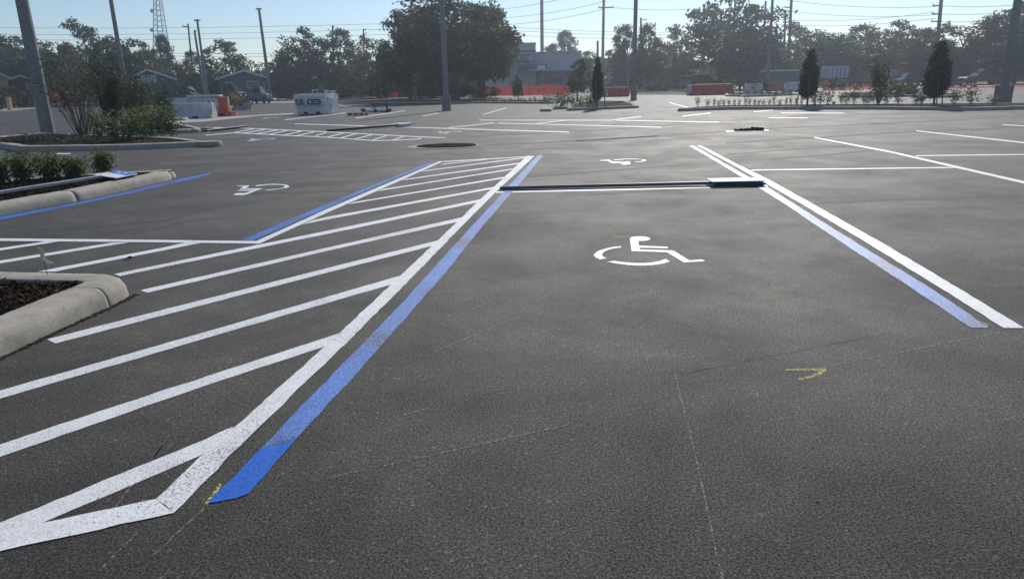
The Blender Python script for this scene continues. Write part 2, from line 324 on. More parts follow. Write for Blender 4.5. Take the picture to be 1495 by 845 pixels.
# long white border of the access aisle
mark('border_line', [(769, 228), (759.3, 237.6), (735.8, 259.6), (720.8, 273.5), (700.5, 291.7), (673.7, 318.5), (639.5, 351), (587, 400.5), (539, 446), (496.4, 486.3), (433, 543), (371, 598.7), (343.9, 622.7), (280, 679.5), (227.5, 729),
                     (253.6, 749.3), (280, 723), (371, 631), (404, 600), (444.4, 560), (508, 499.4), (606.3, 400.5), (670, 335), (728, 276.7), (756, 251), (780.7, 228)], 'whiteworn', 0.008, 'long white border line beside the wide blue stall line')
mark('border_line', [(227.5, 729), (58, 764.6), (0, 776.8), (-150, 808.3), (-150, 838.3), (0, 805.2), (253.6, 749.3)], 'white', 0.0078)
mark('border_line', [(374.6, 352.2), (430, 327.3), (480, 304.5), (550.6, 274.5), (600, 253.6), (640.5, 236), (648, 235.6), (561, 274.6), (480, 310), (430, 332.6), (378.6, 356.2)], 'white', 0.008)
mark('border_line', [(-80, 347), (0, 348.4), (200, 350.3), (374.6, 352.4), (378.6, 356.2), (240, 354.2), (0, 352.2), (-80, 351)], 'white', 0.0076)
mark('border_line', [(648, 235.6), (779.7, 227.9), (770, 229.5), (647, 237.1)], 'white', 0.0072)
H = [[(339.9, 623), (300, 641.5), (0, 763), (-100, 803), (-100, 832), (0, 789.6), (58, 765), (297.7, 663), (345, 642)],
     [(496, 486.5), (300, 550), (145, 600.5), (0, 649), (-60, 670), (-60, 687), (0, 667), (192.7, 600), (300, 563), (475, 505.7), (500, 494)],
     [(583, 403), (300, 484.7), (0, 570.3), (-60, 587), (-60, 600), (0, 582), (300, 494), (567.3, 416.6), (590, 408)],
     [(640, 351), (480, 391), (300, 436.7), (68.6, 495.3), (81.6, 501.3), (300, 444.5), (480, 397.7), (629.8, 359.5), (645, 354)],
     [(674.8, 317.4), (480, 361.3), (205, 424), (216, 427.4), (480, 366), (666.2, 324.5), (678, 320)],
     [(701, 291.3), (480, 336.7), (200, 393.3), (166.6, 400.4), (175, 403.3), (200, 398), (480, 341.4), (696, 296), (704, 293)],
     [(721, 273.2), (480, 316.3), (457, 321.7), (374, 342), (293, 353), (240, 361.3), (55, 396.7), (80.4, 396.7), (240, 365.8), (297, 355), (380, 346), (440.8, 328), (480, 320.2), (718, 276.3)],
     [(735.8, 258.5), (518.5, 295), (506.8, 298.8), (736, 260.7)], [(749.5, 246.1), (559.2, 276.3), (550.6, 279.5), (749, 247.8)],
     [(760, 237.6), (593.4, 261.3), (584.9, 263.9), (760, 239.3)], [(769, 229.6), (621.3, 248.9), (613.8, 251), (767, 231.1)],
     [(719.7, 231.8), (649, 239.3), (641.6, 241.2), (706.9, 233.9)],
     [(164.7, 354.4), (0, 380.6), (-40, 387), (-40, 391.5), (0, 384.7), (189, 354)], [(67, 352.6), (0, 362.6), (-30, 367), (-30, 370.5), (0, 366), (87, 352.6)]]
H[6] = [(721, 273.2), (480, 316.3), (457, 321.7), (440.8, 328), (480, 320.2), (718, 276.3)]
H.append([(277, 353), (240, 361.3), (55, 396.7), (80.4, 396.7), (240, 365.6), (294, 354.8)])
for i, h in enumerate(H): mark('hatch_stripe', h, 'whiteworn' if i in (0, 1, 2, 3, 4) else 'white', 0.0040 + 0.0002 * (i % 3))
mark('blue_line', [(785, 227), (742.2, 272.4), (734.7, 281), (680, 340), (625.5, 399.8), (596, 433), (510, 522), (433.7, 600), (381.7, 654.6), (431.4, 642.8), (470.3, 600), (520, 546), (600, 455.6), (649, 399.8), (700, 336), (746.5, 282), (756, 272.4), (793, 227)], 'blue', 0.0062, 'long blue stall line with worn speckled paint')
mark('blue_line', [(381.7, 654.6), (302.5, 735.5), (345, 727.5), (362.8, 720.9), (431.4, 642.8)], 'bluenew', 0.0066, 'fresh solid blue end of the stall line')
mark('blue_line', [(352, 351.2), (469, 301.2), (550, 268), (627.7, 237.1), (637.3, 237.1), (550, 272), (483, 301.8), (368.6, 351.8)], 'blue', 0.0062)
mark('blue_line', [(1005.7, 213), (1052, 240), (1098, 268), (1148.6, 300), (1240, 362), (1329.5, 420), (1417.5, 478.9), (1445, 478.9), (1357, 420), (1260, 361), (1163, 300), (1118, 271.8), (1108.4, 267), (1060, 240), (1013.4, 213)], 'blue', 0.0058)
mark('stall_line', [(1017.4, 212.6), (1070, 241), (1124.5, 271.8), (1173.4, 300), (1272, 359), (1371, 420), (1465.3, 479.4), (1495.5, 479.4), (1397.4, 420), (1295, 359), (1190, 300), (1124.5, 263.5), (1076, 240), (1023.3, 212.6)], 'white', 0.008)
mark('blue_line', [(308, 252.6), (253, 263.5), (197, 277.5), (117, 295), (0, 317), (-40, 324), (-40, 329), (0, 321.5), (117, 298.5), (200, 280.5), (250, 269), (308, 254.5)], 'blue', 0.0056)
mark('stall_line', [(724, 279.8), (910, 275.6), (1121, 270.6), (1121, 272.2), (910, 278), (724, 282)], 'white', 0.0046, 'white end line under the fallen sign post')
SYM = [(540, 125), (560, 110), (620, 103), (690, 105), (735, 118), (745, 130), (725, 142), (690, 148), (625, 150), (632, 195), (918, 207), (918, 222), (636, 217), (640, 234), (905, 240), (975, 245), (1130, 342), (1255, 332), (1288, 350), (1075, 362), (910, 262), (557, 250)]
ARC1 = [(455, 202), (380, 208), (300, 225), (220, 250), (180, 285), (195, 310), (245, 333), (310, 323), (270, 302), (265, 280), (285, 257), (330, 237), (390, 222), (455, 215)]
ARC2 = [(385, 346), (450, 356), (550, 366), (650, 369), (750, 364), (830, 350), (895, 328), (938, 352), (870, 374), (780, 388), (650, 395), (520, 388), (400, 372), (315, 355)]
def join(obs, name, label):
    bm = bmesh.new()
    for o in obs: bm.from_mesh(o.data)
    me = bpy.data.meshes.new(name); bm.to_mesh(me); bm.free(); me.materials.append(obs[0].data.materials[0])
    for o in obs: bpy.data.objects.remove(o)
    o = bpy.data.objects.new(name, me); col.objects.link(o); o.parent = lot; o['label'] = label; return o
def cv(L, ox, oy, s): return [(ox + x / s, oy + y / s) for x, y in L]
def symbol(polys, label, world=False, z=0.0042): return join([mark('s', p, 'white', z, jit=0.0, world=world) for p in polys], 'wheelchair_symbol', label)
SP = [cv(SYM, 840, 330, 6.795), cv(ARC1, 840, 330, 6.795), cv(ARC2, 840, 330, 6.795)]
symbol(SP, 'large white wheelchair symbol in the near stall')
symbol([cv([(195, 176), (320, 172), (345, 160), (380, 175), (440, 203), (600, 207), (680, 205), (690, 198), (745, 198), (752, 248), (700, 255), (640, 260), (590, 255), (570, 242), (620, 236), (680, 235), (675, 226), (430, 228), (400, 222), (330, 188), (195, 186)], 860, 220, 12.458),
        cv([(450, 163), (560, 158), (640, 150), (800, 148), (920, 155), (915, 162), (780, 158), (650, 160), (580, 168), (460, 173)], 860, 220, 12.458),
        cv([(925, 155), (1000, 162), (1045, 178), (1030, 192), (960, 204), (880, 213), (815, 208), (900, 202), (950, 195), (985, 183), (975, 175)], 860, 220, 12.458)], 'upside down white wheelchair symbol beyond the fallen sign')
symbol([cv([(275, 228), (475, 224), (420, 268), (685, 272), (560, 312), (430, 365), (330, 377), (215, 370), (260, 345), (400, 342), (515, 310), (280, 307), (320, 293), (570, 291), (520, 281), (320, 277), (385, 240), (280, 235)], 320, 250, 10.68),
        cv([(555, 232), (600, 218), (750, 205), (850, 200), (950, 203), (1060, 215), (1100, 240), (1060, 260), (980, 272), (850, 292), (770, 300), (700, 298), (760, 290), (850, 283), (950, 270), (1005, 257), (1020, 238), (1030, 230), (940, 215), (800, 213), (700, 222), (600, 235)], 320, 250, 10.68)], 'upside down white wheelchair symbol in the stall by the planted island')
# far copies of the symbol, same size as the near one, turned round
WP = [[gp(*q) for q in P] for P in SP]; cx = sum(v.x for v in WP[0]) / len(WP[0]); cy = sum(v.y for v in WP[0]) / len(WP[0])
for (x, y), lab in (((368, 204.6), 'far white wheelchair symbol left of the drain'), ((646, 193.8), 'far white wheelchair symbol above the drain'), ((386, 173), 'farthest white wheelchair symbol near the white skip')):
    c = gp(x, y); a = PI
    symbol([[(c.x + (v.x - cx) * math.cos(a) - (v.y - cy) * math.sin(a), c.y + (v.x - cx) * math.sin(a) + (v.y - cy) * math.cos(a)) for v in P] for P in WP], lab, True)
# ordinary stall lines
for a, b, wd in [((1097, 248.6), (1402, 244.6), 1.8), ((1189, 201), (1300, 222), (1.8, 3)), ((1300, 222), (1495, 266.6), (3, 4.5)), ((1495, 266.6), (1560, 282), (4.5, 5)), ((1337.7, 191.2), (1495, 208.6), (1.4, 2.4)), ((1495, 208.6), (1560, 216), 2.5), ((1336.8, 227.6), (1560, 225), 1.6), ((1464.6, 182.2), (1540, 187), 1.3),
                 ((430, 181), (831, 193.2), (1.0, 1.5)), ((654.7, 187), (721, 179.7), 1.1), ((728, 180), (965, 186), 1.0), ((784, 180.5), (832.8, 175.3), 1.0), ((700, 175.6), (890, 175.8), 0.9), ((889.8, 175.8), (936.3, 170.5), 1.0), ((901, 176), (1050, 178.5), 0.9),
                 ((995.7, 170.1), (1037.5, 165), 1.0), ((976.5, 150), (1003.8, 157), 1.0), ((705.5, 167.5), (740, 157.4), 1.1), ((1100, 163.7), (1129, 160.8), 0.8), ((1140, 165), (1232, 165.3), 0.8), ((1122.6, 172), (1178.8, 172.5), 0.9), ((518.9, 172.8), (591, 162), 1.0), ((415.6, 175.3), (505, 165), 1.0), ((616.5, 169.7), (640.6, 165.4), 0.9),
                 ((83, 224.6), (103, 224.6), 1.6), ((470, 149), (520, 158), 0.6)]:
    line('stall_line', a, b, tuple(v * .8 for v in wd) if isinstance(wd, tuple) else wd * .8, z=0.004 + random.random() * 0.001)
# far hatched aisle
HL = [((300, 197.8), (342, 194.2)), ((342, 194.2), (480, 200.8)), ((480, 200.8), (545.6, 205.6)), ((545.6, 205.6), (580, 205)), ((580, 205), (613.8, 202.9)), ((613.8, 202.9), (615, 200.2)), ((300, 186.4), (360, 187.6)), ((360, 187.6), (480, 193)), ((480, 193), (540, 196.2)), ((540, 196.2), (613.8, 200.2)), ((613.8, 200.2), (650, 201.5))]
for a, b in HL: line('border_line', a, b, 1.0, z=0.006)
for a, b in [((477, 193.5), (460, 198.9)), ((501.5, 194.6), (476, 200.9)), ((521.5, 195.3), (496, 201.8)), ((544.3, 196.5), (518.9, 203.1)), ((567, 197.5), (543, 204.9)), ((591, 198.9), (572.4, 204.9)), ((460, 192.6), (430, 199)), ((440, 191.8), (410.8, 198.2)), ((420, 190.6), (392.7, 196.6)), ((406, 190), (373.4, 195.7)), ((386.7, 189.4), (354, 194.8)), ((371, 188.2), (343, 193.6)), ((330, 187.3), (302.4, 193.6)), ((311, 186.4), (296, 191))]:
    line('hatch_stripe', a, b, 1.1, z=0.0045)
mark('concrete_strip', [(235, 176), (300, 172.4), (377, 168), (377, 169.6), (300, 177.6), (235, 181)], 'slab', 0.005); line('stall_line', (377, 168.5), (428, 166.2), 0.8)
# tyre marks and roller joints
for pts, wd in [([(300, 254), (460, 247), (620, 241)], 1.6), ([(364, 283), (450, 281), (535, 279)], 2), ([(772, 259), (890, 249), (1001, 241)], 1.6), ([(840, 192.6), (984, 182.5), (1080, 180)], 1.2), ([(840, 205.5), (1000, 196.5), (1080, 190)], 1.6), ([(1060, 209.5), (1188, 201.4), (1300, 194), (1500, 186)], 1.8),
                 ([(1108, 188.6), (1300, 180.2), (1500, 170)], 1.8), ([(1060, 226), (1150, 219), (1236, 213.5)], 1.6), ([(1127, 232), (1200, 227), (1277, 220)], 2), ([(677, 199.6), (787, 195), (860, 190)], 1.5), ([(713, 212), (860, 205.5), (960, 199)], 1.5), ([(0, 236), (150, 231), (330, 228)], 2),
                 ([(1000, 545), (1090, 527), (1180, 510), (1300, 486)], 1.4), ([(380, 236), (500, 231), (640, 226)], 1.3), ([(860, 285), (980, 278)], 1.5), ([(1130, 300), (1300, 292), (1495, 288)], 2.0), ([(560, 178), (700, 176), (900, 169)], 1.0), ([(1150, 170), (1300, 167), (1495, 163)], 1.2), ([(100, 335), (240, 322), (330, 300)], 2.0)]:
    up_ = [(x, y - wd * random.uniform(.3, .6)) for x, y in pts]; dn_ = [(x, y + wd * random.uniform(.3, .6)) for x, y in reversed(pts)]
    mark('tyre_mark', up_ + dn_, 'tyre', 0.0010, jit=.006)
# chalk marks
for a, b, wd, mt in [((1146, 540), (1206, 539), (2.2, 3.4), 'chalk'), ((1206, 539), (1188, 549), 4, 'chalk'), ((1188, 549), (1166, 553.8), (4, 2.2), 'chalk'), ((301, 736), (322, 706), 5.5, 'chalk'), ((222, 812), (300, 740), 3, 'faint'), ((145, 833), (212, 765), 2.5, 'faint'),
                 ((985, 545), (1012, 650), 2.0, 'faint'), ((1012, 650), (1034, 750), 3.0, 'faint'), ((1034, 750), (1056, 850), 3.5, 'faint'), ((480, 697), (830, 620), 2.0, 'faint'), ((630, 515), (760, 462), 1.8, 'faint'), ((1210, 535), (1460, 485), 2.0, 'faint'), ((1465, 485), (1500, 505), 1.6, 'faint'), ((1430, 470), (1446, 477), 1.5, 'chalk'),
                 ((895, 346), (925, 345), 0.9, 'chalk'), ((678, 377), (706, 365), 1.0, 'faint'), ((140, 352), (280, 318), 0.8, 'faint'), ((235, 680), (260, 668), 4, 'faint'), ((165, 745), (255, 625), 1.5, 'faint'), ((590, 605), (625, 596), 2.5, 'faint')]:
    line('chalk_mark', a, b, wd, mt, z=0.0095 if mt == 'chalk' and b[1] < 760 and b[0] > 1400 else 0.0016 + random.random() * 0.0006)
# ------------------------------------------------------------------ kerbed planting islands
def resample(P, step, closed):
    out = []; n = len(P)
    for i in range(n if closed else n - 1):
        a, b = P[i], P[(i + 1) % n]; k = max(1, int((b - a).length / step))
        out += [a.lerp(b, j / k) for j in range(k)]
    if not closed: out.append(P[-1])
    return out
def smooth_path(P, r, closed):
    """round the corners with a small arc"""
    out = []; n = len(P)
    for i in range(n):
        if not closed and i in (0, n - 1): out.append(P[i]); continue
        a, b, c = P[i - 1], P[i], P[(i + 1) % n]; u = (a - b); v = (c - b)
        q = min(r, u.length * .45, v.length * .45); p0 = b + u.normalized() * q; p1 = b + v.normalized() * q
        for t in (0, .2, .4, .6, .8, 1): out.append(p0 * (1 - t) ** 2 + b * 2 * t * (1 - t) + p1 * t * t)
    return out
def island(pts, label=None, height=0.15, width=0.32, closed=True, step=0.25, rr=0.35, joints=3.0, mz=0.11, chips=0, name='kerb', jat=None):
    """pts: world 2-D outline of the kerb foot, anticlockwise or clockwise"""
    P = [Vector((p[0], p[1])) for p in pts]
    area = sum(P[i].x * P[(i + 1) % len(P)].y - P[(i + 1) % len(P)].x * P[i].y for i in range(len(P)))
    if area < 0: P.reverse()
    P = resample(smooth_path(P, rr, closed), step, closed)
    n = len(P); prof = [(0, -0.01), (0.012, 0.5 * height), (0.045, 0.86 * height), (0.085, 0.985 * height), (0.16, height), (width - 0.03, height * 1.0), (width, height * 0.95), (width + 0.005, 0.02)]
    N = []
    for i in range(n):
        a = P[i - 1] if (closed or i) else P[i]; b = P[(i + 1) % n] if (closed or i < n - 1) else P[i]
        d = (b - a).normalized(); N.append(Vector((-d.y, d.x)))
    mb = MB(); s = 0; rows = []
    last = 0; ji = set(min(range(n), key=lambda i: (P[i] - Vector(q)).length) for q in jat) if jat else None
    for i in range(n):
        if i: s += (P[i] - P[i - 1]).length
        groove = (i in ji) if jat else (joints and s - last > joints)
        rowsets = [0]
        if groove: last = s; rowsets = [-1, 0.0, 1]
        for gk in rowsets:
            d = (P[(i + 1) % n] - P[i]).normalized() if (P[(i + 1) % n] - P[i]).length > 1e-6 else Vector((1, 0))
            sink = 0.018 if (groove and gk == 0) else 0
            off = gk * 0.007 if groove else 0
            rows.append([(P[i].x + d.x * off + N[i].x * (o + (sink if k < 4 else 0)) + random.gauss(0, .0022), P[i].y + d.y * off + N[i].y * (o + (sink if k < 4 else 0)) + random.gauss(0, .0022), z - (sink if k >= 2 else 0) + random.gauss(0, .0015)) for k, (o, z) in enumerate(prof)])
    m = len(prof); vs = [v for r_ in rows for v in r_]; nr = len(rows)
    fs = [(i * m + k, ((i + 1) % nr) * m + k, ((i + 1) % nr) * m + k + 1, i * m + k + 1) for i in range(nr if closed else nr - 1) for k in range(m - 1)]
    mb.add(vs, fs); ko = mb.build(name, MA['kerb'], smooth=True); tag(ko, label, kind='structure')
    bm = bmesh.new()
    fpts = [bm.verts.new((P[i].x + N[i].x * (width - 0.01), P[i].y + N[i].y * (width - 0.01), mz)) for i in range(n)]
    bm.faces.new(fpts); bmesh.ops.triangulate(bm, faces=bm.faces[:]); bmesh.ops.recalc_face_normals(bm, faces=bm.faces)
    me = bpy.data.meshes.new('mulch_bed'); bm.to_mesh(me); bm.free()
    if me.polygons[0].normal.z < 0: me.flip_normals()
    me.materials.append(MA['mulch']); bo = bpy.data.objects.new('mulch_bed', me); col.objects.link(bo); bo.parent = ko
    if chips:
        tris = [[me.vertices[v].co.copy() for v in p.vertices] for p in me.polygons]; ar = [p.area for p in me.polygons]
        c1 = MB(); c2 = MB()
        for _ in range(chips):
            t_ = random.choices(tris, ar)[0]; a, b = random.random(), random.random()
            if a + b > 1: a, b = 1 - a, 1 - b
            p = t_[0] + (t_[1] - t_[0]) * a + (t_[2] - t_[0]) * b
            L = random.uniform(.007, .034); W = L * random.uniform(.15, .45)
            mt = Matrix.Translation(p + Vector((0, 0, random.uniform(0, .03)))) @ Matrix.Rotation(random.uniform(0, 6.3), 4, 'Z') @ Matrix.Rotation(random.gauss(0, .45), 4, 'Y') @ Matrix.Rotation(random.gauss(0, .3), 4, 'X')
            (c1 if random.random() < .9 else c2).box(-L, L, -W, W, -.004, .004, mt)
        tag(c1.build('mulch_chips', MA['chip'], ko), kind='stuff'); tag(c2.build('pale_mulch_chips', MA['chip2'], ko), kind='stuff')
    return ko
def C(x, y, out=0.0):   # crest pixel -> foot of kerb a little outside
    p = gp(x, y, 0.15); return (p.x, p.y)
g2 = lambda x, y: tuple(gp(x, y)[:2])
n1 = g2(0, 522); n2 = g2(142, 456); d_ = Vector(n1) - Vector(n2); n0 = Vector(n1) + d_.normalized() * 1.6
b1 = Vector(C(160, 398)) + Vector((0.02, 0.05)); b0 = Vector(C(0, 393.5)); bb = b0 + (b0 - Vector(C(110, 396.5))).normalized() * 2.5
ISL_N = island([tuple(n0), n1, n2, g2(163, 447), g2(194, 430), tuple(b1 + Vector((0.0, .0))), tuple(Vector(C(110, 396.5)) + Vector((0, .03))), tuple(b0 + Vector((0, .03))), tuple(bb), (bb.x - .3, n0.y)], None, rr=0.16, step=0.08, chips=16000, joints=1.05, width=0.30, jat=[g2(161, 447.5), tuple(Vector(n1) + d_.normalized() * 1.2), C(20, 394)])
k0 = g2(0, 315.5); k1 = g2(117, 293); k2_ = g2(246, 264); k3_ = g2(258, 258.5)
kb = C(247, 247.4); kb2 = C(186, 249.6); kd = (Vector(k0) - Vector(k1)).normalized()
ISL_2 = island([tuple(Vector(k0) + kd * 4), k0, k1, k2_, k3_, (kb[0] + .05, kb[1] + .04), kb2, tuple(Vector(C(12, 260.5))), tuple(Vector(C(12, 260.5)) + kd * 4)], None, rr=0.25, step=0.15, chips=8000, joints=2.6, jat=[g2(250, 262), g2(117, 293), g2(-60, 328), C(120, 254)])
ISL_3 = island([g2(-90, 212), g2(0, 216.8), g2(28, 221.6), g2(170, 219.8), g2(250, 216.8), g2(300, 214.3), g2(311, 213.3), C(306, 206), C(260, 200.3), C(60, 193.5), C(20, 197), C(-90, 205)], None, step=0.4, joints=3, chips=1500)
ISL_4 = island([g2(150, 199), g2(205, 197.5), g2(290, 193.8), g2(299, 192.5), C(299, 187), C(270, 181), C(235, 180), C(150, 184)], None, step=.5, chips=600)
ISL_5 = island([g2(180, 179), g2(250, 177), g2(272, 176), g2(276, 175), C(272, 171), C(255, 170), C(180, 172)], None, step=.5)
ISL_E = island([g2(333, 161), g2(368, 160), g2(367, 156.5), g2(334, 156.5)], None, step=.6)
ISL_C = island([g2(827, 162.4), g2(855, 161.4), g2(890, 160), g2(934, 158.2), g2(928, 154), g2(914, 150.5), g2(853, 150.5), g2(831, 155.5)], None, step=.6, rr=.5)
ISL_C2 = island([g2(787, 163.5), g2(805, 163.3), g2(813, 155.5), g2(803, 155.5)], None, step=.5, rr=.3)
ISL_C3 = island([g2(808, 160), g2(829, 159.6), g2(840, 149), g2(815, 149)], None, step=.5, rr=.3)
ISL_R = island([g2(983.7, 163.4), g2(1060, 160.8), g2(1140, 160.5), g2(1280, 160.5), g2(1422, 162.4), g2(1495, 160.3), g2(1600, 157), C(1600, 147.5), C(1495, 150.0), C(1280, 151.6), C(1140, 152.6), C(1060, 153.6), C(1010, 156)], None, step=.8, rr=.6)
ISL_R2 = island([g2(1345, 143.5), g2(1404, 142.5), g2(1408, 139), g2(1345, 137.5)], None, step=.8, rr=.6)
ISL_R3 = island([g2(1058, 141), g2(1095, 142), g2(1165, 139.5), g2(1160, 136.5), g2(1058, 137.5)], None, step=.8, rr=.6)
ISL_R4 = island([g2(1225, 143), g2(1345, 141.5), g2(1345, 136.5), g2(1225, 138)], None, step=.8, rr=.6)
ISL_D = island([g2(470, 151.2), g2(640, 150.6), g2(720, 151.3), g2(808, 151.9), g2(808, 149), g2(640, 147.5), g2(470, 148.5)], None, step=1, rr=.6)
# grass bank and road beyond the lot, pale strips
def flat(name, pts, mat, z, kind='structure'):
    o = mark(name, pts, mat, z, jit=0); o.parent = None; return tag(o, kind=kind)
flat('grass_bank', [(905, 138.4), (1003, 138.9), (1010, 131.5), (905, 131.5)], 'grass', 0.02)
flat('pale_planter_strip', [(361, 151), (429, 150.4), (432, 143.5), (361, 145)], 'slab', 0.03)
flat('paver_strip', [(1376, 130.5), (1640, 127), (1640, 119), (1395, 122)], 'paver', 0.02)
flat('sidewalk', [(676, 142.3), (830, 142.0), (830, 139.6), (676, 139.8)], 'slab', 0.012)
flat('sidewalk', [(848, 142.5), (872, 142.2), (872, 136.5), (848, 136.8)], 'slab', 0.016)
flat('dirt_yard', [(-200, 158.5), (60, 157), (60, 151), (-200, 153)], 'earth', 0.01)
# ------------------------------------------------------------------ foliage
SEEDN = [0]
def crown_mesh(name, mat, w, h, n_cl, n_leaf, leaf, shape='oak', seed=1, flat_=0.6):
    st = random.getstate(); random.seed(seed); mb = MB(); cl = []
    for i in range(n_cl):
        for _ in range(50):
            x, y, z = random.uniform(-1, 1), random.uniform(-1, 1), random.uniform(0, 1)
            r_ = math.hypot(x, y)
            if shape == 'oak': ok = r_ < (0.66 + 0.40 * math.sin(PI * min(1, z * 0.9 + 0.18))) * (0.75 + .45 * noise.noise(Vector((x * 1.6, y * 1.6, z * 2 + seed)))) * 1.05 and z < 0.98 - 0.5 * r_ ** 2.2 + 0.35 * noise.noise(Vector((x * 2.4, y * 2.4, seed * 3.1)))
            elif shape == 'round': ok = r_ ** 2 + (z * 2 - 1) ** 2 < 1
            elif shape == 'cone': ok = r_ < (1 - z) ** 0.55 * (0.6 + 0.4 * min(1, z * 5)) * 0.92
            else: ok = r_ < 1
            if ok and (shape != 'oak' or noise.noise(Vector((x * 2.2 + seed, y * 2.2, z * 2.6))) > -0.10): break
        cl.append(Vector((x * w / 2, y * w / 2, z * h)))
    cr = (w * h * w) ** (1 / 3) * (0.088 if shape == 'oak' else 0.105)
    for c in cl:
        k = random.uniform(.6, 1.35)
        for _ in range(int(n_leaf * k)):
            q_ = Vector((random.gauss(0, 1), random.gauss(0, 1), random.gauss(0, 1))).normalized() * random.random() ** .45 * random.uniform(.8, 1.35); q_.z *= flat_; p = c + q_ * cr * k * 1.15
            if p.z < -0.1 * h: continue
            mb.leaf(p, leaf * random.uniform(.7, 1.3))
    me = mb.mesh(name, mat); random.setstate(st); return me, cl
def limbs(trunk_h, cl, r0, w, every=5, mat='bark', seed=0, z0=0):
    st = random.getstate(); random.seed(seed + 50); mb = MB()
    top = Vector((random.uniform(-.3, .3), random.uniform(-.3, .3), trunk_h))
    mb.tube([(0, 0, -0.15), (0.05, 0, trunk_h * .35), top], [r0 * 1.35, r0, r0 * .85], 9)
    for c in cl[::every]:
        e = c + Vector((0, 0, z0)); m_ = top.lerp(e, .5) + Vector((random.gauss(0, .4), random.gauss(0, .4), random.gauss(0, .3) - .3))
        mb.tube([top - Vector((0, 0, .2)), top.lerp(m_, .5) + Vector((random.gauss(0, .2), 0, 0)), m_, e], [r0 * .55, r0 * .42, r0 * .28, r0 * .08], 5, cap=False)
    me = mb.mesh('trunk', MA[mat]); random.setstate(st); return me
# prototypes: width 12, crown height 8, trunk 3.2 (unit sizes that copies scale)
PROTO = []
for i, (mat, ncl, nl) in enumerate([('oak', 115, 78), ('oak2', 105, 68), ('oak2', 92, 76), ('oakb', 140, 78), ('oak', 150, 76), ('oak2', 82, 68)]):
    me, cl = crown_mesh('crown', MA[mat], 12, 8.6, ncl, nl, 0.34, 'oak', 11 + i * 7)
    PROTO.append((me, limbs(3.4, cl, .32, 12, 5, seed=i, z0=2.6)))
TREES = {}
def tree(cxp, ytop, wpx, D, proto, label, lift=0, dense=1, cat='tree', name='oak_tree', zc=None, rz=None):
    P = base(cxp, D); h = zat(Vector((P.x, P.y, 0)), ytop) if ytop > -200 else 12
    P = at(cxp, hz(cxp), D); P = Vector((P.x, D, 0)); h = zat(P, ytop); wd = wpx * (P.length) / f
    e = empty(name, P, random.uniform(0, 6.28) if rz is None else rz, label, cat, 'trees round the edge of the parking lot')
    e.scale = (wd / 12.2, wd / 12.2, h / 10.9)
    cm, tm = PROTO[proto]
    c = bpy.data.objects.new('crown', cm); col.objects.link(c); c.parent = e; c.location = (0, 0, 2.4 + lift * 8.5); c.scale = (1, 1, 1 - lift)
    t_ = bpy.data.objects.new('trunk', tm); col.objects.link(t_); t_.parent = e
    return e
TL = [
 (700, 6, 120, 84, 0, 'tall crown at the right shoulder of the largest tree'),
 (632, 24, 120, 96, 4, 'oak crown filling the gap behind the largest tree'),
 (-12, 46, 130, 118, 0, 'dark tree at the left edge behind the leaning pole'), (45, 52, 90, 112, 1, 'thin topped tree just right of the leaning light pole'), (92, 62, 90, 104, 3, 'low brownish tree behind the bare bush'),
 (138, 34, 100, 116, 2, 'tall tree with a round sky gap in its top left of the second pole'), (168, 62, 80, 105, 4, 'dark low tree behind the second leaning pole'), (205, 58, 95, 108, 3, 'olive brown dense tree above the white gabled cottage'),
 (243, 56, 46, 122, 4, 'small crown standing right under the radio mast'), (262, 92, 60, 108, 2, 'low dark tree right of the gabled cottage'), (288, 76, 50, 112, 5, 'thin tree around the pair of light poles'), (335, 60, 110, 108, 2, 'spreading oak over the teal house'),
 (418, 88, 62, 112, 4, 'dark bushy tree right of the light pole with square lamp head'), (452, 38, 96, 104, 1, 'pale feathery oak rising behind the white skip'), (500, 46, 90, 108, 5, 'oak directly right of the pale feathery oak'), (552, 55, 90, 102, 2, 'oak leaning towards the largest tree from its left'),
 (598, 22, 96, 80, 4, 'left hand crown of the largest tree cluster behind the light pole'), (664, -16, 205, 74, 4, 'largest tree in the lot, tall dense oak before the bank'), (706, 44, 92, 76, 0, 'lower right crown hanging in front of the bank wall'),
 (820, 50, 66, 150, 4, 'round tree top showing above the bank roof'), (862, 76, 52, 118, 5, 'low tree between the bank and the cypress'), (910, 42, 60, 112, 4, 'bushy palm like tree left of the middle light pole'), (946, 40, 56, 108, 4, 'dense tree just right of the middle light pole'),
 (985, 40, 80, 116, 2, 'grey green tree between the middle pole and the tall right oak'), (1052, -14, 160, 104, 1, 'very tall feathery oak right of centre, cut by the top edge'), (1100, 44, 100, 100, 4, 'dark lower tree right of the very tall feathery oak'),
 (1160, 36, 96, 118, 2, 'thin topped tree between the two utility poles'), (1205, 46, 110, 106, 0, 'wide tree above the blue grey trailer'), (1255, 38, 100, 112, 5, 'tree with a ragged top left of the stop sign'), (1308, 28, 110, 108, 1, 'tall pale topped oak behind the stop sign'),
 (1352, 46, 90, 100, 4, 'dark tree behind the wide cypress'), (1400, 36, 110, 98, 2, 'oak behind the four cones'), (1452, 20, 110, 94, 0, 'oak behind the right hand light pole'), (1510, 6, 120, 88, 4, 'tall oak cut by the right edge')]
for cxp, yt, wp, D, pr, lab in TL: tree(cxp, yt, wp, D, pr, lab, 0.25 if 'bank wall' in lab else 0.12 if 'largest tree in' in lab else 0)
# far wood behind everything, reads as one mass
wm = MB()
for i in range(9000):
    a = random.uniform(-0.80, 0.80); D = random.uniform(150, 175); x = math.tan(a) * D; hh = 5.5 + 3.5 * noise.noise(Vector((x * .04, 3, 0))) + 1.5 * noise.noise(Vector((x * .2, 7, 0)))
    wm.leaf(Vector((x, D, random.uniform(0, max(2, hh)))), random.uniform(1.0, 2.2))
tag(wm.build('distant_woods', MA['oak']), 'dark mass of far woods closing the view behind the trees and houses', 'woods', kind='stuff')
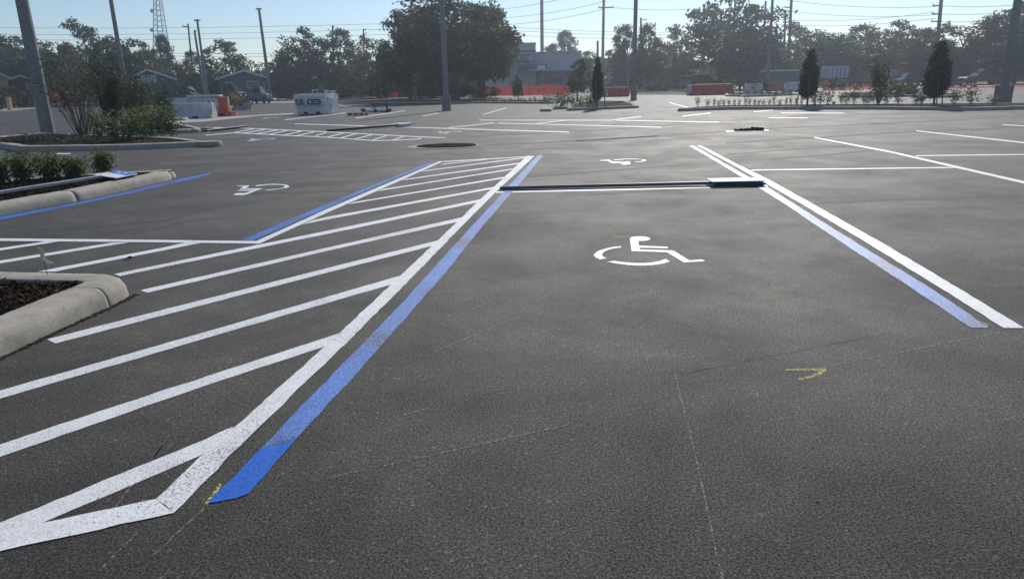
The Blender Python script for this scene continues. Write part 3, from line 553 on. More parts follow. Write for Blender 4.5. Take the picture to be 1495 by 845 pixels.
# understory bushes along the edge
bm_, _ = crown_mesh('foliage', MA['shrubd'], 5, 2.4, 60, 60, 0.2, 'round', 91)
bm2_, _ = crown_mesh('foliage', MA['oak2'], 4, 2.6, 50, 55, 0.2, 'round', 95)
UND = [(612, 112, 60, 90, 'dark bush right of the shaded light pole'), (668, 114, 60, 92, 'dark bush behind the pole with a tall base'), (700, 124, 60, 78, 'low bush at the foot of the tree before the bank wall'), (-4, 124, 40, 84, 'dark bush at the left edge behind the white barricade'), (28, 126, 40, 86, 'dark bush behind the orange cone at the far left'), (60, 134, 34, 96, 'low dark bush left of the bare bush'), (165, 118, 60, 92, 'dark hedge mass behind the tall thin bush'), (300, 118, 40, 100, 'dark bush between cottage and teal house'), (432, 112, 70, 100, 'dark bush behind the white skip'), (500, 118, 60, 106, 'dark bush before the cream house'),
       (545, 116, 60, 104, 'dark bush behind the orange netting'), (640, 118, 90, 98, 'dark bush under the largest tree'), (920, 112, 40, 104, 'hedge right of the silver fronted car'), (980, 114, 50, 112, 'dark hedge before the brick gable'), (960, 118, 40, 92, 'low bush right of the middle light pole'),
       (1060, 104, 70, 112, 'dark bush under the very tall feathery oak'), (1105, 112, 30, 74, 'olive bush behind the grey barrier'), (1190, 92, 80, 114, 'hedge behind the cypress and trailer'), (1280, 106, 30, 92, 'bush between the van and the dark car'), (1350, 100, 60, 104, 'dark bush behind the wide cypress'), (1450, 96, 120, 112, 'hedge behind the dark cars at right')]
for i, (cxp, yt, wp, D, lab) in enumerate(UND):
    P = at(cxp, hz(cxp), D); P.z = 0; h = zat(P, yt); wd = wp * P.length / f
    o = bpy.data.objects.new('bush', bm_ if i % 3 else bm2_); col.objects.link(o); o.location = P; o.scale = (wd / 5, wd / 5, h / 2.5); o.rotation_euler = (0, 0, random.uniform(0, 6)); tag(o, lab, 'bush', 'bushes under the edge trees')
# shrub builders
def shrub_mesh(w, h, stems, leaves, leaf, seed, open_=0.3, spread=1.0):
    st = random.getstate(); random.seed(seed); s = MB(); l = MB()
    for i in range(stems):
        a = random.uniform(0, 6.28); r_ = w / 2 * random.uniform(.25, 1) * spread; top = Vector((math.cos(a) * r_, math.sin(a) * r_, h * random.uniform(.65, 1)))
        m_ = Vector((top.x * .5, top.y * .5, top.z * .5)) + Vector((random.gauss(0, .05), random.gauss(0, .05), 0)) * w; b0 = Vector((top.x * .16, top.y * .16, 0)); tk = max(.0025, h * .0032)
        s.tube([b0, m_, top], [tk * 1.4, tk, tk * .4], 4, cap=False)
        for _ in range(int(leaves / stems)):
            t = random.uniform(open_, 1.03); p = (b0.lerp(m_, t * 2) if t < .5 else m_.lerp(top, t * 2 - 1)) + Vector((random.gauss(0, 1), random.gauss(0, 1), random.gauss(0, .7))) * leaf * 1.3
            l.leaf(p, leaf * random.uniform(.6, 1.25), Vector((0, 0, .6)))
    random.setstate(st); return s.mesh('stems', MA['twig']), l
def shrub(P, w, h, stems, leaves, leaf, mat, label, seed, group=None, name='shrub', **kw):
    sm, l = shrub_mesh(w, h, stems, leaves, leaf, seed, **kw)
    e = empty(name, P, 0, label, 'shrub', group)
    o = l.build('foliage', MA[mat], e); s = bpy.data.objects.new('stems', sm); col.objects.link(s); s.parent = e
    return e
# five shrubs on the near left island
def gz(x, y, z): return gp(x, y, z)
for i, (x, y, wpx, hpx, lab) in enumerate([(4, 270, 22, 30, 'round green shrub cut by the left edge of the photo on the mulch bed'), (38, 267, 38, 35, 'widest green shrub, second from the left on the mulch bed'), (72, 263, 36, 31, 'green shrub, third from the left on the mulch bed'), (112, 259.5, 28, 26, 'green shrub with a gap on both sides on the mulch bed'), (152, 252, 24, 28, 'pointed green shrub right behind the fallen sign panel')]):
    P = gz(x, y, .11); D = P.length; shrub(P, wpx * D / f, hpx * D / f, 16, 900, 0.05, 'shrub', lab, 300 + i, 'shrubs on the near left island', open_=0.12)
# big island with the leaning pole
def sh_px(x, ybot, wpx, hpx, stems, leaves, leaf, mat, lab, seed, group='plants on the pole island', **kw):
    P = gz(x, ybot, .1); D = P.length; return shrub(P, wpx * D / f, hpx * D / f, stems, leaves, leaf, mat, lab, seed, group, **kw)
sh_px(122, 199, 88, 92, 60, 1500, 0.07, 'shrubd', 'big bare branched bush right of the leaning pole', 401, open_=.5, name='bare_bush')
sh_px(165, 190, 50, 96, 26, 3000, 0.09, 'shrubd', 'tall dark upright bush in the middle of the planting', 402, open_=.2, name='tall_bush')
sh_px(196, 187, 66, 70, 34, 2600, 0.08, 'shrubd', 'round thin bush right of the tall dark bush', 403, open_=.35, name='tall_bush')
sh_px(238, 172, 44, 48, 20, 1200, 0.11, 'shrubd', 'dark shrub standing before the gabled cottage', 404, open_=.2)
sh_px(215, 178, 30, 60, 18, 1000, 0.08, 'oakb', 'reddish tipped bush left of the gabled cottage', 405, open_=.4)
sh_px(95, 160, 40, 22, 26, 700, 0.13, 'red', 'red flowering plants behind the bare bush', 406, open_=.55, name='flowering_plant')
sh_px(66, 176, 24, 70, 14, 500, 0.08, 'shrubd', 'leafy sprig growing against the leaning pole', 407, open_=.4)
for i, (x, yb, wp, hp) in enumerate([(148, 205, 34, 38), (170, 207, 32, 32), (192, 206, 34, 40), (208, 203, 30, 36), (222, 201, 28, 40), (236, 199, 26, 38), (250, 199, 24, 38)]):
    sh_px(x, yb, wp, hp, 14, 420, 0.085, 'shrub', ['leftmost of the seven low leafy green shrubs right of the leaning pole', 'second of the seven low leafy shrubs right of the leaning pole', 'third of the seven low leafy shrubs right of the leaning pole', 'middle one of the seven low leafy shrubs right of the leaning pole', 'fifth of the seven low leafy shrubs right of the leaning pole', 'sixth of the seven low leafy shrubs right of the leaning pole', 'rightmost of the seven low leafy shrubs right of the leaning pole'][i], 420 + i, 'low leafy shrubs on the pole island', open_=.15)
gc = MB()
for _ in range(900):
    p = gz(random.uniform(30, 130), random.uniform(199, 208), .11); gc.leaf(p + Vector((0, 0, random.uniform(0, .12))), .06, Vector((0, 0, 1)))
tag(gc.build('ground_cover', MA['shrubd']), 'low leafy ground cover round the leaning pole foot', 'ground cover', kind='stuff')
# right hand row of small thin shrubs
sp = [shrub_mesh(.55, .75, 9, 260, .06, 500 + i, open_=.25) for i in range(4)]
spm = [(s_, l_.mesh('foliage', MA['shrub' if i % 2 else 'shrubd'])) for i, (s_, l_) in enumerate(sp)]
def small(P, w, h, k, label, group):
    e = empty('small_shrub', P, random.uniform(0, 6.28), label, 'shrub', group); e.scale = (w / .55, w / .55, h / .75)
    for nm, me in (('stems', spm[k][0]), ('foliage', spm[k][1])):
        o = bpy.data.objects.new(nm, me); col.objects.link(o); o.parent = e
    return e
xs = [1019, 1033, 1042, 1050, 1057, 1064, 1072, 1079, 1088, 1094, 1102, 1107, 1115, 1123, 1130, 1138, 1147, 1154, 1163, 1170]
for i, x in enumerate(xs):
    P = gz(x, 156.3 - (x - 1019) / 151 * 1.6, .12); D = P.length; small(P, random.uniform(6, 9) * D / f, random.uniform(10, 15) * D / f, i % 4, 'thin sparse shrub in the row between the kerb end and the narrow cypress', 'sparse shrubs left of the narrow cypress')
for x, wp, hp, m_ in [(1188, 12, 17, 2), (1198, 12, 18, 0), (1208, 17, 20, 2), (1228, 10, 17, 1), (1236, 12, 16, 1), (1246, 12, 24, 0), (1262, 12, 14, 1), (1268, 13, 18, 0), (1281, 16, 22, 2), (1294, 13, 16, 0), (1311, 14, 18, 2), (1336, 14, 18, 0), (1344, 12, 14, 1), (1391, 14, 18, 0), (1418, 20, 20, 2), (1449, 14, 12, 1)]:
    P = gz(x, 153.6, .12); D = P.length; small(P, wp * 1.25 * D / f, hp * 1.1 * D / f, m_, 'leafier low shrub in the kerbed row right of the narrow cypress', 'leafier shrubs right of the narrow cypress')
for x, y, wp, hp in [(812, 155, 14, 15), (820, 156, 14, 16), (828, 155, 14, 17), (836, 157, 10, 14), (848, 157, 12, 16), (858, 155, 12, 14), (866, 157, 10, 14), (800, 149, 12, 8)]:
    P = gz(x, y, .12); D = P.length; small(P, wp * 1.5 * D / f, hp * 1.25 * D / f, random.randrange(4), 'bushy shrub clustered left of the middle cypress', 'shrubs left of the middle cypress')
for x in range(690, 805, 7):
    P = gz(x + random.uniform(-2, 2), 149.3, .12); D = P.length; small(P, random.uniform(6, 9) * D / f, random.uniform(5, 8) * D / f, random.randrange(4), 'small far shrub in the strip before the long orange netting', 'small shrubs before the long orange netting')
for x, lab in ((374, 'small dark shrub, first in the pale strip left of the skip'), (384.5, 'small dark shrub, second in the pale strip left of the skip'), (406, 'small shrub just right of the pole in the pale strip'), (418, 'small dark shrub nearest the skip in the pale strip')):
    P = gz(x, 148, .05); D = P.length; small(P, 5 * D / f, 5.5 * D / f, 2, lab, 'shrubs in the pale planter strip')
for i in range(9):
    x = 1070 + i * 10.5; P = gz(x, 139, .12); D = P.length; small(P, 9 * D / f, 9 * D / f, 2, 'dark shrub in the farther bed among the barriers', 'shrubs among the barriers')
# hedge and bush behind the right row
hm, _ = crown_mesh('foliage', MA['shrub'], 4, 1, 70, 60, .14, 'box', 77)
P = gp(1318, 141.2); o = bpy.data.objects.new('clipped_hedge', hm); col.objects.link(o); o.location = P + Vector((0, .8, .1)); o.scale = (.75, .35, .65); tag(o, 'low clipped hedge behind the shrub row below the stop sign', 'hedge')
sh_px(1283, 151, 34, 58, 24, 1500, 0.09, 'shrubd', 'tall loose bush in the right hand kerbed row', 460, 'tall plants in the right row', open_=.25, name='tall_bush')
P = gp(1217, 154, .12); mb = MB(); mb.tube([P, P + Vector((0, 0, .12)), P + Vector((0, 0, .13)), P + Vector((0, 0, .19)), P + Vector((0, 0, .21))], [.07, .07, .1, .085, .02], 10); tag(mb.build('marker_cap', MA['capyellow']), 'small bright yellow cap among the shrubs right of the narrow cypress', 'marker')
# cypresses with stakes
cym, _ = crown_mesh('crown', MA['cyp'], 1.6, 3.0, 230, 80, .08, 'cone', 31, 1.0)
def cypress(x, yb, ytop, wpx, lab, z=.12):
    P = gz(x, yb, z); h = zat(P, ytop) - z; wd = wpx * P.length / f
    e = empty('cypress_tree', P, 0, lab, 'tree', 'staked young cypresses')
    c = bpy.data.objects.new('crown', cym); col.objects.link(c); c.parent = e; c.scale = (wd / 1.6, wd / 1.6, (h - .5) / 2.95); c.location = (0, 0, .45)
    MB().tube([(0, 0, 0), (0, 0, .7)], [.045, .04], 6).build('trunk', MA['bark'], e)
    for a in (0.3, 2.5, 4.4):
        MB().tube([(math.cos(a) * .5, math.sin(a) * .5, 0), (math.cos(a) * .32, math.sin(a) * .32, 1.5)], .028, 5).build('stake', MA['wood'], e)
cypress(872, 157, 84, 18, 'narrow staked cypress on the middle island'); cypress(1178, 154.3, 72, 28, 'narrow dark staked cypress in the right hand row'); cypress(1363, 153.8, 60, 34, 'wide dark staked cypress near the right light pole')
# small thin trees
for x, yb, yt, wp, D0, lab, pr in [(843, 149, 88, 44, 0, 'young thin tree beside the pickup', 5), (652, 148, 104, 22, 0, 'small bare tree against the big pole', 5), (756, 149, 110, 20, 0, 'young tree before the bank canopy', 1)]:
    P = gp(x, yb); tree(x, yt, wp, P.y, pr, lab, name='young_tree')
# ------------------------------------------------------------------ light poles
def light_pole(x0, y0, x1, y1, w0, lab, D=None, base_h=0.0, head=None, taper=.6, wbase=0):
    """x0,y0 foot pixel, x1,y1 pixel of the top (may be outside the frame)"""
    P = gp(x0, y0) if D is None else at(x0, y0, D)
    if D is not None: P.z = 0
    h = zat(P, y1); T = at(x1, y1, P.y); h = T.z
    r = w0 * P.length / f / 2
    e = empty('light_pole', P, 0, lab, 'light pole', 'parking lot light poles')
    T = T - P
    MB().tube([(0, 0, -.1), T * .5, T], [r, r * (1 + taper) / 2, r * taper], 12).build('pole', MA['pole'], e, smooth=False)
    if base_h:
        rb = wbase * P.length / f / 2
        MB().tube([(0, 0, -.1), (0, 0, base_h - .03), (0, 0, base_h)], [rb, rb, rb * .93], 8).build('concrete_base', MA['pole'], e)
    if head:
        hw = head * P.length / f / 2
        for sx in ((-1, 1) if head > 4.4 else (1,)):
            MB().box(min(0, sx * hw * 1.3), max(0, sx * hw * 1.3), -.2, .2, T.z - .02, T.z + .14, Matrix.Translation((T.x, T.y, 0))).build('lamp_head', MA['galv'], e, bevel=.02)
    return e
light_pole(71, 197, 20.5, -55, 16, 'thick leaning concrete light pole on the left island', taper=.8)
light_pole(187, 150, 155, -40, 6.2, 'second leaning pole, seen above the round thin bush', D=62, taper=.7)
light_pole(652, 162, 643.5, -40, 7.6, 'pale light pole with a tall concrete base, left of centre', base_h=.95, wbase=13.3, taper=.85)
light_pole(925, 147, 928.8, -20, 6.0, 'light pole standing right of the middle cypress', base_h=.9, wbase=8.6, taper=.85)
light_pole(1463, 150, 1490, -25, 10.5, 'thick light pole with square base at the right', base_h=.88, wbase=19, taper=.75)
light_pole(396, 148, 378, 14, 5.0, 'light pole with a square head left of the white skip', head=5.5)
light_pole(606, 146, 600, 10, 5.0, 'light pole in the shade of the largest tree', head=4)
light_pole(303, 141, 288, 31, 4, 'taller of the two light poles standing close together', D=78, head=5)
light_pole(299, 141, 284, 46, 4, 'shorter of the two light poles standing close together', D=90, head=3.5)
light_pole(1121, 118, 1128.5, -10, 4.4, 'thin light pole in front of the tall trees right of centre', D=75, taper=.7)
# utility poles
def utility(x0, x1, y1, wpx, D, lab, arms=(), mat='wood', name='utility_pole', foot=None, lamp=None):
    P = at(x0, hz(x0), D); P.z = 0; T = at(x1, y1, D) - P; r = wpx * D / f / 2
    e = empty(name, P, 0, lab, 'utility pole', 'utility poles behind the lot')
    MB().tube([(0, 0, -.2), T], [r * 1.15, r * .85], 9).build('pole', MA[mat], e)
    for ya, x_l, x_r in arms:
        z = at(x1, ya, D).z; k = (z) / T.z; c = T * k
        a = at(x_l, ya, D) - P; b = at(x_r, ya, D) - P
        MB().tube([(a.x, c.y, z), (b.x, c.y, z)], .09, 5).build('crossarm', MA[mat], e)
        mb = MB()
        for q in (a.x, b.x): mb.tube([(q, c.y, z), (q, c.y, z + .3)], [.07, .05], 6)
        mb.build('insulators', MA['galv'], e)
    if lamp:
        a = at(lamp[0], lamp[1], D) - P; b = T * (a.z / T.z)
        MB().tube([(b.x, b.y, b.z - .3), (b.x * .5 + a.x * .5, a.y, a.z + .1), a], .06, 6).build('lamp_arm', MA['galv'], e); MB().box(a.x - .25, a.x + .25, a.y - .15, a.y + .15, a.z - .1, a.z + .05).build('lamp_head', MA['galv'], e)
    return e
utility(283, 274.5, 35, 2.4, 120, 'wooden pole with a drum beside the twin light poles', arms=[(39, 267, 275)])
utility(487, 485.6, 38, 2.6, 118, 'wooden utility pole rising out of the feathery oak')
utility(532, 530.5, 43, 2.2, 140, 'wooden pole with three short arms above the gap in the oaks', arms=[(44, 531, 534), (50, 531, 535), (57, 531, 536)])
utility(582, 580.5, 25, 2.4, 120, 'wooden pole at the left shoulder of the largest tree', arms=[(26, 581, 590), (33, 582, 591)])
utility(791.6, 790.6, -30, 4.8, 125, 'thick steel transmission pole behind the bank', mat='pole')
utility(879.2, 882, -30, 3.8, 110, 'steel pole with a short crossarm right of the bank', mat='pole', arms=[(11.5, 874, 895)])
utility(872.5, 872.6, 60, 3.2, 105, 'short wooden pole stub beside the steel pole')
utility(936, 935.6, 26, 2.8, 125, 'wooden pole with small lamp right of the middle light pole', lamp=(942, 29))
utility(917, 918.5, 80, 1.6, 88, 'slim short grey post left of the middle light pole', mat='pole')
utility(1070, 1074, -20, 2.4, 100, 'dark pole standing in the very tall feathery oak')
utility(1111, 1118, 2, 3.0, 110, 'wooden pole right of the very tall feathery oak')
utility(1144, 1147, 16, 3.0, 120, 'shorter wooden pole of a pair, with two crossarms', arms=[(17, 1144, 1149), (26, 1141, 1148), (33, 1143, 1151)])
utility(1150.5, 1156.5, -20, 4.0, 118, 'taller wooden pole of a pair near the centre right', arms=[(11, 1146, 1154)])
utility(1166, 1167, 33, 1.8, 130, 'thin far pole right of the wooden pair')
utility(1366, 1376, -20, 5.2, 100, 'thick wooden pole behind the wide cypress', arms=[(8.5, 1362, 1374), (20.5, 1361, 1374), (31.5, 1360, 1373)])
# cables
def cable(x0, y0, x1, y1, D0, D1, sag, lab, grp, r=.03):
    a = at(x0, y0, D0); b = at(x1, y1, D1); n = 16; mb = MB()
    mb.tube([a.lerp(b, i / n) - Vector((0, 0, sag * 4 * (i / n) * (1 - i / n))) for i in range(n + 1)], r, 4, cap=False)
    tag(mb.build('power_cable', MA['darkmetal']), lab, 'cable', grp)
LG = 'thin cable strung over the left hand trees, running level across the sky'
for y0, y1 in ((40, 38), (50, 46), (58, 54)): cable(-60, y0, 590, y1 - 4, 125, 125, .4, LG, 'cables over the left trees')
for y0, y1 in ((78, 74), (82, 79)): cable(250, y0, 480, y1, 120, 120, .3, 'faint low cable crossing the gap beside the teal house', 'low cables by the teal house')
for y0, x1, y1 in ((16, 880, -18), (27, 885, 2), (37, 880, 14)): cable(700, y0, x1, y1, 125, 105, .6, 'cable rising to the right across the sky over the bank', 'rising cables over the bank')
for y0, y1 in ((38, 47), (43, 50), (50, 55)): cable(720, y0, 1010, y1, 125, 130, .4, 'near level cable low in the sky over the bank roof', 'level cables over the bank')
cable(895, 11.5, 1010, 14, 110, 110, .2, 'cable leaving the short crossarm towards the right', 'single cable')
for y0, y1 in ((-4, 10), (12, 22), (28, 18), (35, 27)): cable(1120, y0, 1366, y1, 110, 100, .6, 'cable between the wooden poles in the right hand sky', 'cables left of the thick wooden pole')
for y0, y1 in ((9, 3), (21, 12), (32, 22)): cable(1374, y0, 1530, y1, 100, 90, .3, 'cable right of the thick wooden pole near the top right corner', 'cables right of the thick wooden pole')
# radio mast
P = at(240, hz(240), 200); P.z = 0
e = empty('radio_mast', P, 0, 'tall lattice radio mast above the left trees', 'radio mast')
zt = at(232, -40, 200).z; cx_ = at(233, 0, 200).x - P.x; legs = []
def mastp(k, t): # leg k at height fraction t
    z = t * zt; hw = 4.6 * (1 - t) + .55 * t; a = [(-1, -1), (1, -1), (1, 1), (-1, 1)][k]
    return Vector((a[0] * hw * .5 + (cx_) * t, a[1] * hw * .5, z))
for k in range(4): MB().tube([mastp(k, 0), mastp(k, 1)], .11, 5).build('leg', MA['galv'], e)
mb = MB(); N_ = 24
for i in range(N_):
    for k in range(4):
        a, b = mastp(k, i / N_), mastp((k + 1) % 4, i / N_); c = mastp((k + 1) % 4, (i + 1) / N_)
        mb.tube([a, b], .06, 4, cap=False); mb.tube([a, c], .05, 4, cap=False)
mb.build('bracing', MA['galv'], e)
for t in (.55, .7, .82): q = mastp(0, t); MB().tube([q + Vector((-.7, 0, -.3)), q + Vector((-.1, 0, .3))], .4, 8).build('antenna', MA['galv'], e)
# ------------------------------------------------------------------ cars
def car(x, ybot, wpx, ytop, paint, lab, kind='sedan', rz=0.0, D=None):
    P = gp(x, ybot) if D is None else Vector((at(x, hz(x), D).x, D, 0)); Dl = P.length
    L = wpx * Dl / f; Hh = zat(P, ytop); 
    e = empty('pickup_truck' if kind == 'pickup' else 'van' if kind == 'van' else 'parked_car', P, rz, lab, 'pickup' if kind == 'pickup' else 'van' if kind == 'van' else 'car', 'vehicles parked behind the lot')
    e.scale = (L / 4.6, max(1, Hh / 1.6), Hh / 1.5)
    if kind == 'sedan':
        low = [(-2.3, .35), (-2.25, .78), (-1.5, .92), (1.0, .92), (2.2, .78), (2.3, .35)]; cab = [(-1.75, .9), (-1.05, 1.45), (.35, 1.5), (1.15, .9)]
    elif kind == 'suv':
        low = [(-2.3, .35), (-2.3, .95), (1.1, .98), (2.2, .86), (2.3, .35)]; cab = [(-2.25, .94), (-2.0, 1.46), (.3, 1.5), (1.2, .96)]
    elif kind == 'van':
        low = [(-2.3, .3), (-2.3, .9), (2.0, .9), (2.3, .7), (2.3, .3)]; cab = [(-2.28, .88), (-2.25, 1.48), (1.0, 1.5), (1.9, .88)]
    else:
        low = [(-2.3, .4), (-2.3, .95), (1.2, .95), (2.25, .85), (2.3, .4)]; cab = [(-.75, .93), (-.65, 1.45), (.55, 1.5), (1.15, .93)]
    mb = MB(); mb.prism(low, -.85, .85); b = mb.build('body', MA[paint], e, bevel=.06)
    mg = MB(); n = len(cab); 
    vs = [Vector((x_, -.80 if z_ < 1.1 else -.62, z_)) for x_, z_ in cab] + [Vector((x_, .80 if z_ < 1.1 else .62, z_)) for x_, z_ in cab]
    mg.add(vs, [tuple(range(n)), tuple(range(2 * n - 1, n - 1, -1))] + [(i, i + n, (i + 1) % n + n, (i + 1) % n) for i in range(n)]); 
    mg.build('windows' if kind != 'van' else 'cabin', MA['glass'] if kind != 'van' else MA[paint], e)
    tx = [c for c in cab if c[1] > 1.2]; MB().prism([(tx[0][0] - .02, 1.43), (tx[0][0] + .05, 1.52), (tx[-1][0] - .05, 1.55), (tx[-1][0] + .03, 1.46)], -.64, .64).build('roof', MA[paint], e, bevel=.02)
    for wx in (-1.45, 1.45):
        for wy in (-.86, .70):
            MB().tube([(wx, wy, .33), (wx, wy + .16, .33)], .33, 16).build('wheel', MA['black'], e)
    for hx, m_ in ((2.27, 'signwhite'), (-2.33, 'cred')):
        for hy in (-.7, .45): MB().box(hx, hx + .06, hy, hy + .25, .62, .75).build('headlight' if hx > 0 else 'tail_light', MA[m_], e)
    return e
car(609, 137.5, 36, 118.5, 'cdark', 'black car with a bright windscreen behind the shaded light pole', 'sedan', PI)
car(579, 137, 22, 120, 'cdark', 'dark car half hidden by orange netting left of the shaded pole', 'suv', PI)
car(813, 136.5, 48, 112.5, 'cblue', 'blue grey pickup behind the orange netting by the bank', 'pickup', PI)
car(899, 129.5, 36, 112, 'cdark', 'dark car with glaring windscreen behind the orange barrier', 'sedan', PI, D=100)
car(1004, 124, 26, 111.5, 'cwhite', 'white car partly hidden before the brick gable', 'suv', 0, D=112)
car(1030, 124, 34, 109.5, 'cdark', 'low dark car above the grey and orange barrier', 'suv', 0, D=102)
car(1094, 122.5, 28, 108.5, 'cdark', 'dark vehicle left of the long white roofed trailer', 'suv', 0, D=96)
car(1250, 118, 34, 103.5, 'cdark', 'dark sedan just right of the blue grey trailer', 'sedan', PI, D=100)
car(1264, 117, 30, 101.5, 'cblue', 'blue grey car behind the dark sedan', 'suv', PI, D=108)
car(1310, 117.5, 36, 101.5, 'cwhite', 'pale van under the stop sign', 'van', PI, D=106)
car(1326, 118, 30, 107, 'cdark', 'black car parked right of the pale van', 'sedan', PI, D=96)
car(1388, 121, 30, 112, 'cdark', 'low black car half behind the wide cypress', 'sedan', 0, D=82)
car(1398, 118, 30, 103.5, 'cdark', 'dark vehicle behind the left pair of cones', 'suv', PI, D=98)
car(1436, 118, 50, 101.5, 'cdark', 'long dark car with a glaring windscreen behind the right cones', 'sedan', PI, D=88)
car(1492, 118, 40, 102, 'cdark', 'dark vehicle right of the thick light pole', 'suv', PI, D=88)
car(378, 142, 26, 127.5, 'cblue', 'light blue grey pickup before the teal house', 'pickup', 0, D=82)
car(342, 142, 22, 124, 'cdark', 'dark vehicle behind the orange netting by the teal house', 'suv', 0, D=84)
car(276, 141, 22, 127, 'cdark', 'dark car beneath the twin light poles', 'suv', 0, D=88)
# ------------------------------------------------------------------ buildings
def bx(name, e, D, x0, x1, ytop, ybot, mat, dep=6, off=0, bevel=0):
    """box whose front face spans pixel columns x0..x1 at depth D+off, rows ytop..ybot"""
    a = at(x0, ytop, D + off); b = at(x1, ytop, D + off); z1 = (a.z + b.z) / 2
    z0 = max(-.1, (at(x0, ybot, D + off).z + at(x1, ybot, D + off).z) / 2) if ybot is not None else -.1
    o = e.location
    return MB().box(a.x - o.x, b.x - o.x, D + off - o.y, D + off - o.y + dep, z0, z1).build(name, MA[mat], e, bevel=bevel)
P = at(740, 120, 106); P.z = 0
e = empty('bank_building', P, 0, 'grey flat roofed bank with a square tower and dark sign panel', 'building')
tw = bx('tower', e, 106, 735, 782, 64, None, 'stucco', 9); tw['label'] = 'square tower carrying the dark sign'
bx('wing', e, 106, 782.2, 849, 76, None, 'stucco', 10, .6)
bx('wing', e, 106, 560, 705, 106, None, 'stuccod', 14, 1.0)
bx('pillar_wall', e, 106, 704.5, 741, 98, None, 'stucco2', 5, -2.5)
bx('tower_band', e, 106, 734.5, 782.6, 74.2, 76.2, 'stuccod', .3, -.15); bx('cornice', e, 106, 734, 783, 62.8, 64.2, 'stucco2', 9.6, -.3)
bx('wing_cornice', e, 106, 783.2, 850, 75, 76.2, 'stucco2', 10.6, .3); bx('ledge', e, 106, 757, 783, 92.4, 94, 'stucco2', 1, -.5)
bx('canopy_band', e, 106, 756, 799, 94.5, 102, 'stuccod', 3, -2.2); cpy = bx('canopy', e, 106, 772, 800, 101.8, 103.4, 'stucco2', 6, -4)
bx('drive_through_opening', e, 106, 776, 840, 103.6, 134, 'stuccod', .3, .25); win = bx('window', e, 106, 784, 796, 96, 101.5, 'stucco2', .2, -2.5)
for x0 in (786, 806, 822): bx('window', e, 106, x0, x0 + 9, 110, 126, 'glass', .1, .1)
sg = bx('sign_panel', e, 106, 741, 782.3, 80, 91.8, 'navy', .25, -.4)
sc_ = 106 / f
me = text_mesh('TRUIST', .92, .03); me.materials.append(MA['lettering']); lt = bpy.data.objects.new('sign_lettering', me); col.objects.link(lt); lt.parent = sg
q = at(764.5, 86, 105.5) - P; lt.location = (q.x, 105.5 - 106, q.z); lt.rotation_euler = (PI / 2, 0, 0)
q = at(778.2, 85.7, 105.5) - P; lg = MB()
for (a, b, c, d) in ((-.24, .24, .26, .32), (-.24, .24, -.03, .03), (-.24, .24, -.32, -.26), (-.3, -.24, -.3, .3), (.24, .3, -.3, .3), (-.03, .03, -.3, .3)): lg.box(q.x + a * 1.4, q.x + b * 1.4, -.55, -.45, q.z + c * 1.4, q.z + d * 1.4)
lo = lg.build('sign_emblem', MA['lettering'], sg)
def gable(name, x0, x1, xa, yap, ye, D, wall, roof, lab, dep=8, wins=(), door=None, trim='stucco2', side=False):
    P = at((x0 + x1) / 2, hz(x0), D); P.z = 0
    e = empty(name, P, 0, lab, 'house', 'low houses beyond the lot')
    e.rotation_euler = (0, 0, math.atan2(-P.x, P.y))
    a = at(x0, ye, D) - P; b = at(x1, ye, D) - P; t = at(xa, yap, D) - P; ze = (a.z + b.z) / 2
    w_ = MB(); w_.prism([(a.x + .3, -.1), (b.x - .3, -.1), (b.x - .3, ze), (t.x, t.z - .15), (a.x + .3, ze)], 0, dep); w_.build('wall', MA[wall], e)
    r_ = MB(); r_.prism([(a.x - .2, ze - .1), (t.x, t.z), (b.x + .2, ze - .1), (b.x + .2, ze + .1), (t.x, t.z + .22), (a.x - .2, ze + .1)], -.5, dep + .4); r_.build('roof', MA[roof], e)
    m_ = MB(); m_.prism([(a.x - .22, ze - .16), (t.x, t.z - .06), (b.x + .22, ze - .16), (b.x + .22, ze + .1), (t.x, t.z + .22), (a.x - .22, ze + .1)], -.58, -.502); m_.build('fascia', MA[trim], e)
    for (wx0, wx1, wy0, wy1, mt) in wins:
        p = at(wx0, wy0, D) - P; q = at(wx1, wy1, D) - P
        fr = MB().box(p.x - .1, q.x + .1, -.06, -.004, max(0, q.z) - .1, p.z + .1).build('window' if mt == 'glass' else 'panel', MA['stucco2' if mt == 'glass' else mt], e)
        if mt == 'glass': MB().box(p.x, q.x, -.09, -.062, max(0, q.z), p.z).build('pane', MA['glass'], fr)
    return e
gable('cottage', 191, 252, 214, 103, 116.5, 95, 'stuccod', 'roof', 'pale gabled cottage left of the twin light poles', wins=[(207, 227, 111, 120, 'stucco2'), (198, 206, 124, 136, 'glass'), (214, 220, 124, 136, 'glass')])
gable('house', 318, 390, 355, 104.5, 115.5, 98, 'teal', 'roof', 'dark teal house with white framed windows', wins=[(332, 339, 121, 127, 'glass'), (361, 376, 120, 128, 'glass'), (384.5, 389, 121, 131, 'glass')])
gable('house', 476, 546, 512, 108, 115, 114, 'cream', 'roof', 'cream house seen between oaks behind the white skip', wins=[(488, 494, 119, 125, 'glass'), (505, 512, 119, 125, 'glass'), (528, 536, 119, 125, 'glass')])
gable('house', -40, 9, -6, 108, 116, 100, 'yellow', 'roof', 'yellow gabled house at the left edge', wins=[(-8, -3, 121, 128, 'glass')])
gable('house', 8, 52, 28, 112, 119, 104, 'stuccod', 'roof', 'dark roofed house behind the leaning pole', wins=[(38, 43, 124, 130, 'glass')])
gable('house', 928, 975, 952, 110, 112, 116, 'stucco2', 'roof', 'long white house behind the middle light pole', wins=[(935, 942, 114, 118, 'glass'), (950, 958, 114, 118, 'glass')])
gable('house', 980, 1012, 995, 104.5, 111, 120, 'brick', 'brick', 'small brick gabled house with pale eaves', wins=[(990, 998, 113, 116, 'glass')])
